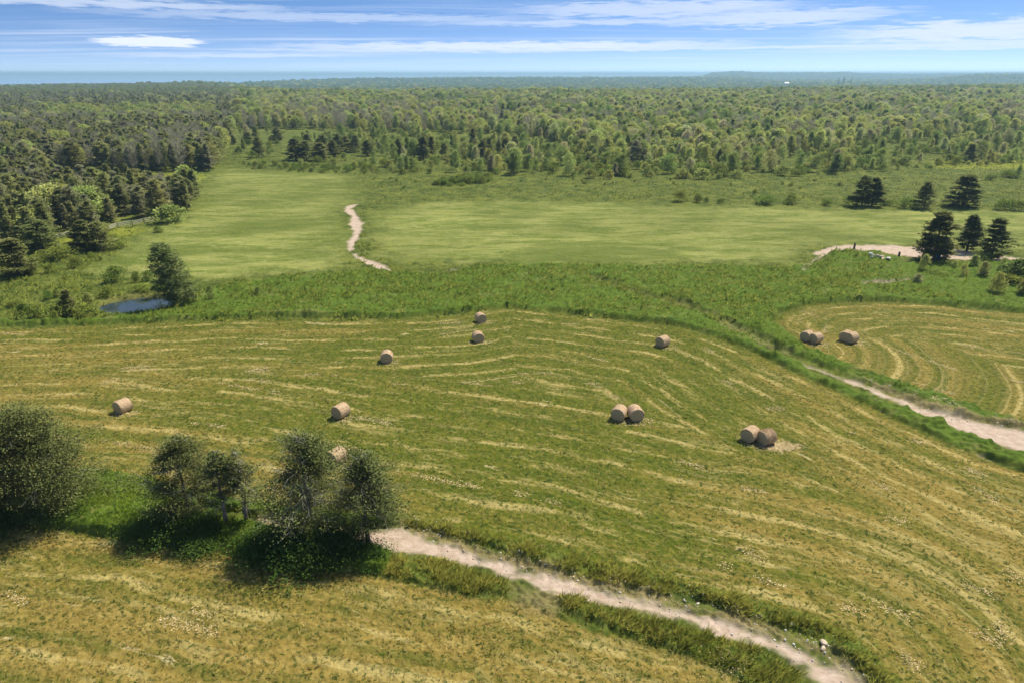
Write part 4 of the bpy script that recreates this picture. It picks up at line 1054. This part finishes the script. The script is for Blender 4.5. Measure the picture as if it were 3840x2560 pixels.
def verge_col(x, y, R, r):
    t = np.clip(fbm(x / 2, y / 2, 80) + r.normal(0, 0.18, len(x)), 0, 1); c = lerp3((0.13, 0.17, 0.022), (0.42, 0.38, 0.075), t)
    g = R['lush'] > 0.5; c[g] = lerp3((0.075, 0.17, 0.015), (0.25, 0.33, 0.04), np.clip(t, 0, 1))[g]
    return c
S1 = tufts(420000, (-60, 62, 24, 60), lambda x, y, R: np.maximum(R['verge'], R['lush'] * 0.45) * np.clip(vnoise(x / 0.8, y / 0.8, 88) * 1.7 - 0.1, 0.1, 1) * (1 - R['road']) * (1 - np.maximum(R['A'], R['B']) * 0.9),
           lambda x, y, R, r: r.uniform(0.20, 0.55, len(x)) * (0.35 + 1.1 * vnoise(x / 1.1, y / 1.1, 81)), lambda h: 0.05 + 0 * h, 6, verge_col, 1)
S2 = tufts(520000, (-110, 120, 60, 135), lambda x, y, R: np.maximum(R['lush'] * 0.22, R['verge2'] * 0.45) * (vnoise(x / 1.6, y / 1.6, 86) ** 1.0) * (np.maximum(R['ld'], R['vd']) > 0.7) * (1 - R['road']) * (1 - np.maximum(R['A'], R['C'])) * (R['pond'] < -0.1),
           lambda x, y, R, r: r.uniform(0.12, 0.40, len(x)), lambda h: 0.10 + 0 * h, 4,
           lambda x, y, R, r: lerp3((0.085, 0.15, 0.016), (0.20, 0.26, 0.035), np.clip(fbm(x / 3, y / 3, 82) * 1.3 - 0.15 + r.normal(0, 0.2, len(x)), 0, 1)), 2)
grass_obj('tall_grass', [S1, S2], 'tall green and yellowing grass on the verges and in the hollow between the fields')
def weed_col(x, y, R, r):
    t = r.rand(len(x)); c = lerp3((0.07, 0.12, 0.018), (0.17, 0.21, 0.035), t); return c
def straw_col(x, y, R, r):
    t = r.rand(len(x)); return lerp3((0.21, 0.18, 0.040), (0.40, 0.32, 0.12), t)
W1 = tufts(150000, (-62, 75, 24, 95), lambda x, y, R: np.maximum(R['A'], R['B']) * np.clip((vnoise(x / 0.9, y / 0.9, 83) - 0.35) * 1.6, 0, 1) * 0.75,
           lambda x, y, R, r: r.uniform(0.07, 0.18, len(x)), lambda h: 0.08 + 0 * h, 5, weed_col, 3, 0.5)
W2 = tufts(230000, (-62, 75, 24, 90), lambda x, y, R: np.maximum(R['A'] * 0.5, R['B']) * 0.8,
           lambda x, y, R, r: r.uniform(0.06, 0.16, len(x)), lambda h: 0.06 + 0 * h, 4, straw_col, 4, 0.9)
W3 = tufts(60000, (10, 110, 60, 90), lambda x, y, R: R['C'] * 0.4, lambda x, y, R, r: r.uniform(0.06, 0.18, len(x)), lambda h: 0.08 + 0 * h, 4,
           lambda x, y, R, r: lerp3((0.20, 0.18, 0.04), (0.42, 0.34, 0.13), r.rand(len(x))), 5, 0.8)
grass_obj('field_stubble', [W1, W2, W3], 'short mown stubble with dark weeds and dry hay scraps covering the fields')
# meadow seed heads and rough ground tussocks farther away
T1 = tufts(330000, (-170, 190, 128, 300), lambda x, y, R: np.clip((fbm(x / 3, y / 3, 84) - 0.35) * 1.6, 0, 1) * (1 - R['road']) * 0.72 * (R['mead'] < 0.04) * (1 - R['A']) * (1 - R['C']) * (1 - wood_mask(x, y)),
           lambda x, y, R, r: r.uniform(0.12, 0.4, len(x)), lambda h: 0.20 + 0 * h, 3,
           lambda x, y, R, r: lerp3((0.05, 0.09, 0.012), (0.36, 0.37, 0.09), np.clip(0.30 + 0.35 * R['mead'] + r.normal(0, 0.25, len(x)), 0, 1)), 6)
T2 = tufts(90000, (-130, 60, 80, 130), lambda x, y, R: np.clip((fbm(x / 2, y / 2, 85) - 0.35) * 1.6, 0, 1) * (1 - R['road']) * (1 - R['A']) * (1 - R['C']) * (R['mead'] < 0.04) * (R['pond'] < -0.2),
           lambda x, y, R, r: r.uniform(0.2, 0.7, len(x)), lambda h: 0.16 + 0 * h, 4,
           lambda x, y, R, r: lerp3((0.10, 0.16, 0.02), (0.34, 0.36, 0.07), np.clip(0.4 + r.normal(0, 0.3, len(x)), 0, 1)), 7)
grass_obj('meadow_grass', [T1, T2], 'uneven grass tussocks over the meadows and rough ground')

# ------------------------------------------------------------------ round hay bales
def hay_mats():
    m, T = new_mat('hay_side'); p = T.node('ShaderNodeTexCoord').outputs['Object']
    x, y, z = T.sep(p); ang = T.math('ARCTAN2', z, y)
    n = T.noise(T.comb(T.math('MULTIPLY', x, 26.0), T.math('MULTIPLY', ang, 3.0), 0.0), 1.0, 4, 0.7); n2 = T.noise(p, 14, 4, 0.7)
    c = T.mix(T.ramp(n, 0.3, 0.7), (0.36, 0.245, 0.13), (0.68, 0.50, 0.31)); c = T.mix(T.math('MULTIPLY', T.ramp(n2, 0.5, 0.8), 0.5), c, (0.30, 0.19, 0.09))
    finish(T, c, 0.9, 0.15)
    m2, T = new_mat('hay_end'); p = T.node('ShaderNodeTexCoord').outputs['Object']
    x, y, z = T.sep(p); r = T.math('SQRT', T.math('ADD', T.math('POWER', y, 2.0), T.math('POWER', z, 2.0)))
    n = T.noise(p, 16, 5, 0.7); w = T.math('SINE', T.math('ADD', T.math('MULTIPLY', r, 60.0), T.math('MULTIPLY', n, 7.0)))
    c = T.mix(T.ramp(w, -1, 1), (0.24, 0.175, 0.095), (0.50, 0.38, 0.22)); c = T.mix(T.math('MULTIPLY', n, 0.5), c, (0.50, 0.40, 0.25))
    finish(T, c, 0.95, 0.1); return m, m2
M['hay_side'], M['hay_end'] = hay_mats()
def bale_meshes(seed, shaggy=0.0, L=1.28, Rr=0.72):
    r = np.random.RandomState(seed); ns, nl = 40, 14
    V = []; 
    for i in range(nl + 1):
        x = (i / nl - 0.5) * L; e = min(i, nl - i)
        base = Rr * (0.955 if e == 0 else 0.99 if e == 1 else 1.0)
        for k in range(ns):
            a = 2 * math.pi * k / ns; rr = base * (1 + 0.035 * (vnoise(i * 0.9, k * 0.7, seed) - 0.5) * 2 + 0.012 * math.sin(i * 2.4))
            zz = rr * math.sin(a); yy = rr * math.cos(a) * 1.02
            if zz < -Rr * 0.86: zz = -Rr * 0.86 + (zz + Rr * 0.86) * 0.2
            V.append((x, yy, zz))
    V = np.array(V); Fc = []
    for i in range(nl):
        for k in range(ns): Fc.append((i * ns + k, i * ns + (k + 1) % ns, (i + 1) * ns + (k + 1) % ns, (i + 1) * ns + k))
    parts = [(V, np.array(Fc))]
    # loose stems standing off the wrapped surface
    q = int(700 + 1100 * shaggy); a = r.uniform(-0.3, 3.44, q); x = r.uniform(-L / 2, L / 2, q)
    c = np.stack([x, np.cos(a) * Rr * 1.0, np.sin(a) * Rr * 1.0], 1); d = unit(np.stack([r.normal(0, .5, q), np.cos(a) * .5 - np.sin(a) * r.normal(0, 1, q), np.sin(a) * .5 + np.cos(a) * r.normal(0, 1, q)], 1))
    LV = leaf_quads(c, d, 0.10 + 0.10 * shaggy, 0.018, r); parts.append((LV, np.arange(len(LV)).reshape(-1, 4)))
    Vj, Fj = join(parts); body = mesh_from('bale_roll', Vj, Fj, [M['hay_side']], smooth=True)
    EV = []; EF = []
    rings = [0.0, 0.18, 0.36, 0.54, 0.72, 0.86, 0.955]
    for s_ in (-1, 1):
        b0 = len(EV)
        for j, q_ in enumerate(rings):
            for k in range(ns):
                a = 2 * math.pi * k / ns; rr = Rr * max(q_, 0.01); zz = rr * math.sin(a)
                if zz < -Rr * 0.86: zz = -Rr * 0.86
                EV.append((s_ * (L / 2 + 0.004 + 0.05 * (1 - q_ ** 2) + 0.018 * r.rand()), rr * math.cos(a) * 1.02, zz))
        for j in range(len(rings) - 1):
            for k in range(ns):
                f = (b0 + j * ns + k, b0 + j * ns + (k + 1) % ns, b0 + (j + 1) * ns + (k + 1) % ns, b0 + (j + 1) * ns + k)
                EF.append(f if s_ > 0 else f[::-1])
    ends = [mesh_from('bale_end', np.array(EV)[:len(EV) // 2], np.array(EF)[:len(EF) // 2], [M['hay_end']], smooth=True)]
    ends.append(mesh_from('bale_end', np.array(EV)[len(EV) // 2:], np.array(EF)[len(EF) // 2:] - len(EV) // 2, [M['hay_end']], smooth=True))
    # spiral twine/net wrap ridges
    return body, ends
BM = [bale_meshes(1), bale_meshes(2), bale_meshes(3), bale_meshes(4, 1.0)]
BALES = [  # xd, base y, rz of the roll axis in degrees (0 = along X), mesh, scale, label
    (1104, 742, 112, 0, 0.98, 'round hay bale farthest away, against the tall grass edge'),
    (1098, 787, 105, 1, 1.0, 'round hay bale just below the farthest one, round end towards the camera'),
    (888, 833, 96, 2, 1.02, 'single round bale left of the middle, hay scattered at its right'),
    (1523, 797, 38, 0, 1.0, 'single round bale in the upper right of the big mown field'),
    (280, 948, 62, 1, 1.0, 'single round bale farthest left in the mown field'),
    (782, 960, 58, 2, 1.02, 'single round bale above the foreground cedars, in open stubble'),
    (773, 1067, 55, 0, 1.04, 'round bale half hidden behind the tallest foreground cedar'),
    (1423, 964, 65, 1, 1.0, 'left bale of the touching pair in the middle of the mown field'),
    (1460, 965, 100, 2, 1.03, 'right bale of the touching pair in mid field, round end facing the camera'),
    (1725, 1014, 40, 0, 1.0, 'left bale of the pair at the right of the mown field'),
    (1762, 1021, 25, 3, 0.98, 'shaggy loose bale right of its neighbour, hay spilling onto the ground'),
    (1855, 784, 40, 1, 0.98, 'rear left bale of the left pair in the small right field'),
    (1875, 789, 30, 2, 0.98, 'front right bale of the left pair in the small right field'),
    (1945, 784, 42, 0, 0.98, 'rear left bale of the right pair in the small right field'),
    (1957, 788, 28, 1, 1.0, 'front right bale of the right pair in the small right field')]
bale_xy = []
for x, y, rz, mi, s, lb in BALES:
    s *= 0.88
    X, Y = G(x, y); Y += 0.35; bale_xy.append((X, Y))
    o = empty('hay_bale', (X, Y, 0.72 * 0.86 * s + 0.02), math.radians(rz)); o.scale = (s, s, s)
    tag(o, lb, 'hay bale', 'round hay bales in the mown fields')
    link('bale_roll', BM[mi][0], o)
    for e in BM[mi][1]: link('bale_end', e, o)
# loose hay left around bales and along the windrows
def hay_scraps():
    r = np.random.RandomState(17); P = []
    for i, (X, Y) in enumerate(bale_xy):
        n = 260 if i != 10 else 1500
        P.append(np.stack([X + r.normal(0.4, 0.7, n), Y + r.normal(-0.5, 0.5, n)], 1))
        if i == 10: P.append(np.stack([X + 0.9 + r.normal(0.3, 0.75, 1800), Y - 0.8 + r.normal(0.2, 0.3, 1800)], 1))
    for k_ in HAY_STREAKS:
        (x0, y0), (x1, y1) = G(*k_[:2]), G(*k_[2:4]); L_ = math.hypot(x1 - x0, y1 - y0); n = int(L_ * k_[4] * 170); t = r.rand(n)
        mid = fbm(t * L_ / 1.5, t * 0 + k_[0], 7) ; kp = mid > 0.42; t = t[kp]; n = len(t)
        P.append(np.stack([x0 + (x1 - x0) * t + r.normal(0, k_[4] * 0.5, n), y0 + (y1 - y0) * t + r.normal(0, k_[4] * 0.5, n)], 1))
    P = np.concatenate(P); n = len(P); R = region(P[:, 0], P[:, 1]); z = height(P[:, 0], P[:, 1], R) + r.uniform(0.02, 0.07, n)
    a = r.rand(n) * 6.283; d = unit(np.stack([np.cos(a), np.sin(a), r.normal(0, 0.18, n)], 1))
    V = leaf_quads(np.column_stack([P, z]), d, 0.15, 0.042, r)
    col = lerp3((0.46, 0.36, 0.17), (0.80, 0.66, 0.40), r.rand(n)); cc = np.concatenate([np.repeat(col, 4, 0), np.ones((4 * n, 1))], 1)
    me = mesh_from('loose_hay', V, np.arange(len(V)).reshape(-1, 4), [M['grass']], {'blade': ('FLOAT_COLOR', cc)})
    tag(link('loose_hay', me), 'pale loose hay left in broken streaks on the mown fields', None, None, 'stuff')
HAY_STREAKS = [(570, 853, 618, 849, 0.9), (570, 875, 590, 870, 0.4), (597, 876, 625, 876, 0.5), (0, 756 + 10, 60, 770, .3), (235, 880, 270, 873, .5), (270, 848, 345, 842, .35), (290, 853, 360, 848, .3),
    (640, 862, 800, 862, .3), (790, 860, 900, 862, .3), (900, 882, 940, 884, .4), (1010, 745, 1065, 742, .4), (1010, 770, 1100, 758, .25), (945, 800, 985, 797, .3), (1060, 880, 1130, 886, .3), (1140, 872, 1200, 880, .4),
    (1190, 860, 1270, 857, .3), (1230, 886, 1280, 890, .4), (1280, 745, 1330, 747, .25), (1350, 820, 1400, 832, .3), (1620, 800, 1640, 810, .3), (1350, 880, 1380, 890, .5), (1400, 910, 1450, 920, .4),
    (1750, 940, 1800, 938, .5), (1660, 872, 1700, 890, .4), (2080, 1010, 2140, 1018, .5), (2200, 1070, 2260, 1090, .6), (2240, 1120, 2290, 1150, .4), (2040, 1190, 2080, 1200, .7), (2000, 1105, 2050, 1125, .5), (1560, 1060, 1630, 1075, .6),
    (1700, 1120, 1760, 1130, .4), (2295, 1315, 2352, 1330, .7), (2200, 1335, 2290, 1370, .4), (1690, 1255, 1760, 1290, .5), (1650, 1295, 1680, 1305, .4), (1740, 1325, 1800, 1350, .4), (1880, 1370, 1990, 1410, .5),
    (2010, 1385, 2090, 1415, .5), (2240, 1450, 2290, 1480, .5), (2290, 1430, 2310, 1480, .5), (2050, 1490, 2120, 1540, .5), (370, 1420, 500, 1455, .5), (440, 1405, 500, 1415, .5), (0, 1360, 60, 1385, .4), (1650, 1505, 1700, 1550, .8),
    (900, 1080, 1100, 1120, .4), (1180, 1130, 1300, 1160, .4), (820, 960, 900, 975, .4), (430, 970, 560, 985, .35), (500, 880, 640, 905, .3), (700, 1010, 850, 1040, .35), (0, 985, 180, 1010, .35), (230, 1010, 420, 1045, .35),
    (1840, 715, 1900, 735, .3), (2050, 800, 2200, 850, .35), (2110, 880, 2190, 905, .4), (2200, 790, 2260, 800, .4), (2000, 720, 2080, 735, .25), (2130, 920, 2200, 935, .4), (1900, 750, 1890, 765, .3), (2260, 850, 2352, 880, .3)]
hay_scraps()

# ------------------------------------------------------------------ rail fence, barrel, posts, boulders, house, far conifers
M['rail'] = simple_mat('weathered_rail', (0.40, 0.37, 0.30), 0.9, 0.1, 0.3, 8)
M['blue'] = simple_mat('blue_plastic', (0.04, 0.20, 0.50), 0.4, 0.4, 0.1)
M['post'] = simple_mat('dark_post', (0.07, 0.065, 0.06), 0.8, 0.2)
M['rock'] = simple_mat('pale_limestone', (0.62, 0.58, 0.52), 0.95, 0.1, 0.3, 5)
M['greyrock'] = simple_mat('grey_limestone', (0.56, 0.45, 0.32), 0.95, 0.1, 0.35, 5)
M['white'] = simple_mat('white_cladding', (0.78, 0.78, 0.76), 0.6, 0.3, 0.04)
M['roof'] = simple_mat('light_metal_roof', (0.70, 0.70, 0.72), 0.5, 0.4, 0.05)
M['glass'] = simple_mat('dark_window', (0.03, 0.04, 0.05), 0.15, 0.5, 0.1)
def rails(pts, label, seed=0, n=3):
    o = empty('rail_fence', (*G(*pts[0]), 0)); bx, by = G(*pts[0]); r = np.random.RandomState(seed); tag(o, label, 'fence')
    W = [G(*p) for p in pts]; seg = []
    for a, b in zip(W[:-1], W[1:]):
        L_ = math.hypot(b[0] - a[0], b[1] - a[1]); k_ = max(1, round(L_ / 3.2))
        for j in range(k_):
            seg.append(((a[0] + (b[0] - a[0]) * j / k_, a[1] + (b[1] - a[1]) * j / k_), (a[0] + (b[0] - a[0]) * (j + 1) / k_, a[1] + (b[1] - a[1]) * (j + 1) / k_)))
    for j, (a, b) in enumerate(seg):
        zo = 0.45
        pv, pf = tube([(a[0] - bx, a[1] - by, -0.1), (a[0] - bx + r.normal(0, .03), a[1] - by, zo + 0.85)], [0.085, 0.07], 6)
        link('post', mesh_from('post', pv, pf, [M['rail']]), o)
        rp = []
        for q in range(n):
            z0, z1 = zo + 0.05 + 0.30 * q + r.normal(0, .04, 2)
            rp.append(tube([(a[0] - bx - .2, a[1] - by - 0.11, z0), (b[0] - bx + .2, b[1] - by - 0.11, z1)], [0.065, 0.06], 5))
        link('rails', mesh_from('rails', *join(rp), [M['rail']]), o)
rails([(370, 509), (333, 515), (305, 520), (272, 525), (250, 532)], 'weathered split-rail fence along the edge of the left wood', 1)
rails([(166, 541), (140, 547), (128, 550)], 'short run of rail fence between the left cedars', 2, 2)

def barrel(xd, yd):
    X, Y = G(xd, yd); o = empty('barrel', (X, Y, 0)); tag(o, 'blue plastic barrel under the tall right cedar by the dirt pad', 'barrel')
    r = [0.30, 0.32, 0.35, 0.34, 0.36, 0.34, 0.35, 0.32, 0.29]; z = [0.0, 0.03, 0.2, 0.45, 0.55, 0.65, 0.9, 1.12, 1.15]
    V, Fc = tube([(0, 0, a + 0.25) for a in z], r, 20); V2, F2 = tube([(0, 0, 1.399), (0, 0, 1.40)], [0.29, 0.001], 20)
    link('body', mesh_from('body', V, Fc, [M['blue']], smooth=True), o); link('lid', mesh_from('lid', V2 + [0, 0, 0.003], F2, [M['blue']]), o)
barrel(2153, 600)
for x, y, hh, lb in ((2064, 590, 0.75, 'short dark post at the near edge of the dirt pad'), (1961, 574, 1.1, 'dark stump standing at the left of the dirt pad')):
    X, Y = G(x, y); V, Fc = tube([(0, 0, -0.1), (0.02, 0, hh * 0.6), (0.05, 0.02, hh), (0.05, 0.02, hh + 0.01)], [0.2, 0.17, 0.16, 0.01], 9)
    me = mesh_from('post', V, Fc, [M['post']]); o = link('wooden_post', me); o.location = (X, Y, 0.1); tag(o, lb, 'post')
def rock_mesh(seed, mat):
    import bmesh
    bm = bmesh.new(); bmesh.ops.create_icosphere(bm, subdivisions=3, radius=1.0); r = np.random.RandomState(seed); pl = unit(r.normal(size=(9, 3)))
    for v in bm.verts:
        p = np.array(v.co); 
        for q in pl:
            dd = p @ q
            if dd > 0.68: p = p - q * (dd - 0.68) * 0.9
        p = p * (1 + 0.10 * (vnoise(p[0] * 3 + 9, p[1] * 3 + p[2] * 2 + 9, seed) - 0.5)); v.co = p
    me = bpy.data.meshes.new('boulder'); bm.to_mesh(me); bm.free(); me.materials.append(M[mat]); return me
RK = [rock_mesh(i, 'rock') for i in range(3)]; RG = [rock_mesh(i + 5, 'greyrock') for i in range(3)]
r = np.random.RandomState(3)
for i in range(14):
    X, Y = G(r.uniform(1994, 2040), r.uniform(594, 608)); s = r.uniform(0.18, 0.42); o = link('boulder', (RK if i % 2 else RG)[i % 3]); xa, ya = np.array([X]), np.array([Y]); o.location = (X, Y, s * 0.35 + float(height(xa, ya, region(xa, ya))[0])); o.scale = (s * 1.2, s, s * 0.8); o.rotation_euler = (0.2 * r.randn(), 0.2 * r.randn(), r.rand() * 6)
    tag(o, 'pale limestone boulder in the heap below the dirt pad', 'boulder', 'pale boulders heaped below the dirt pad')
for i in range(9):
    X, Y = G(r.uniform(1885, 1955), r.uniform(1462, 1492)); s = r.uniform(0.08, 0.20); o = link('rock', RG[i % 3]); o.location = (X, Y, s * 0.3); o.scale = (s * 1.3, s, s * 0.7); o.rotation_euler = (0, 0, r.rand() * 6)
    tag(o, 'grey rock beside the bend of the foreground gravel track', 'rock', 'grey rocks at the bend of the gravel track')
def stones():
    """loose stones along the track edges"""
    q = np.random.RandomState(9); base = RG[0]; n0 = len(base.vertices); 
    co = np.zeros(n0 * 3, np.float32); base.vertices.foreach_get('co', co); 
    import bmesh
    bm = bmesh.new(); bmesh.ops.create_icosphere(bm, subdivisions=1, radius=1.0); bv = np.array([v.co[:] for v in bm.verts]); bf = np.array([[v.index for v in f.verts] for f in bm.faces]); bm.free()
    P = []
    for pl, n in ((LITTER, 700), (LITTER3, 300), (R1, 90), (R2, 30)):
        k = 0
        while k < n:
            e = q.randint(len(pl)); a = pl[e]; b = pl[(e + 1) % len(pl)]; t = q.rand(); p = a * (1 - t) + b * t
            if p[1] < 24 or p[1] > 110: k += 1; continue
            L_ = np.hypot(*(b - a)); m_ = max(1, int(L_ * 1.5)); 
            for _ in range(m_):
                t = q.rand(); p = a * (1 - t) + b * t + q.normal(0, 0.45, 2); P.append(p)
            k += m_
    P = np.array(P); s = 0.015 + 0.06 * q.rand(len(P)) ** 4; R = region(P[:, 0], P[:, 1]); z = height(P[:, 0], P[:, 1], R)
    V = (bv[None] * (s[:, None, None] * q.uniform(0.7, 1.3, (len(P), 1, 3))) * q.uniform(0.85, 1.15, (len(P), len(bv), 1)) + np.column_stack([P, z + s * 0.3])[:, None]).reshape(-1, 3)
    Fc = (bf[None] + (np.arange(len(P)) * len(bv))[:, None, None]).reshape(-1, 3)
    tag(link('loose_stones', mesh_from('loose_stones', V, Fc, [M['rock'], M['greyrock']], mat_idx=np.repeat(q.randint(0, 2, len(P)), len(bf)))), 'small loose stones along the edges of the gravel tracks', None, None, 'stuff')
stones()

def house():
    import bmesh
    Y = 2500.0; X = (1807 - 1176) / F * depth(Y); zb = float(far_terrain(np.array([X]), np.array([Y]))[0]) + 9.0
    o = empty('house', (X, Y, zb)); tag(o, 'white house with pale roof showing above the distant trees', 'house')
    def prism(name, w, d, h0, h1, mat, roof=False):
        if roof: V = [(-w, -d, h0), (w, -d, h0), (w, d, h0), (-w, d, h0), (-w, 0, h1), (w, 0, h1)]; Fc = [(0, 1, 5, 4), (2, 3, 4, 5), (1, 2, 5), (3, 0, 4), (0, 3, 2, 1)]
        else: V = [(sx * w, sy * d, z) for z in (h0, h1) for sx, sy in ((-1, -1), (1, -1), (1, 1), (-1, 1))]; Fc = [(0, 1, 5, 4), (1, 2, 6, 5), (2, 3, 7, 6), (3, 0, 4, 7), (4, 5, 6, 7)]
        me = bpy.data.meshes.new(name); me.from_pydata(V, [], Fc); me.materials.append(mat); return link(name, me, o)
    o.scale = (0.9, 0.9, 1.0)
    prism('wall', 8, 5, -9, 4.2, M['white']); prism('roof', 8.6, 5.8, 4.25, 8.0, M['roof'], True)
    for x in (-5, -1.5, 2, 5.5):
        me = bpy.data.meshes.new('window'); me.from_pydata([(x, -5.03, 1.2), (x + 1.4, -5.03, 1.2), (x + 1.4, -5.03, 2.8), (x, -5.03, 2.8)], [], [(0, 1, 2, 3)]); me.materials.append(M['glass']); link('window', me, o)
house()
for i, (x, hh) in enumerate(((1926, 26), (1938, 32), (1955, 25))):
    Y = 2700.0 + 20 * i; X = (x - 1176) / F * depth(Y); zb = float(far_terrain(np.array([X]), np.array([Y]))[0]) + 2
    o = empty('spruce_tree', (X, Y, zb), i); o.scale = (hh * .6, hh * .6, hh); link('crown', CED[2][0], o); link('trunk', CED[2][1], o)
    tag(o, ['left of three tall spires standing above the distant wood', 'tallest middle spire above the distant wood', 'right of three tall spires above the distant wood'][i], 'tree', 'three tall conifers on the skyline')

# ------------------------------------------------------------------ air
def haze():
    bx = 34000; V = [(sx * bx, sy, z) for z in (-40, 44) for sx, sy in ((-1, -400), (1, -400), (1, 31000), (-1, 31000))]
    me = bpy.data.meshes.new('haze'); me.from_pydata(V, [], [(3, 2, 1, 0), (4, 5, 6, 7), (0, 1, 5, 4), (1, 2, 6, 5), (2, 3, 7, 6), (3, 0, 4, 7)])
    m, T = new_mat('haze_air'); v = T.node('ShaderNodeVolumePrincipled'); v.inputs['Color'].default_value = (0.52, 0.82, 1.0, 1); v.inputs['Density'].default_value = 0.00017; v.inputs['Anisotropy'].default_value = 0.2
    out = T.node('ShaderNodeOutputMaterial'); T.link(v.outputs[0], out.inputs['Volume']); me.materials.append(m)
    tag(link('haze', me), 'pale blue summer haze over the distant woods and lake', None, None, 'stuff')
haze()
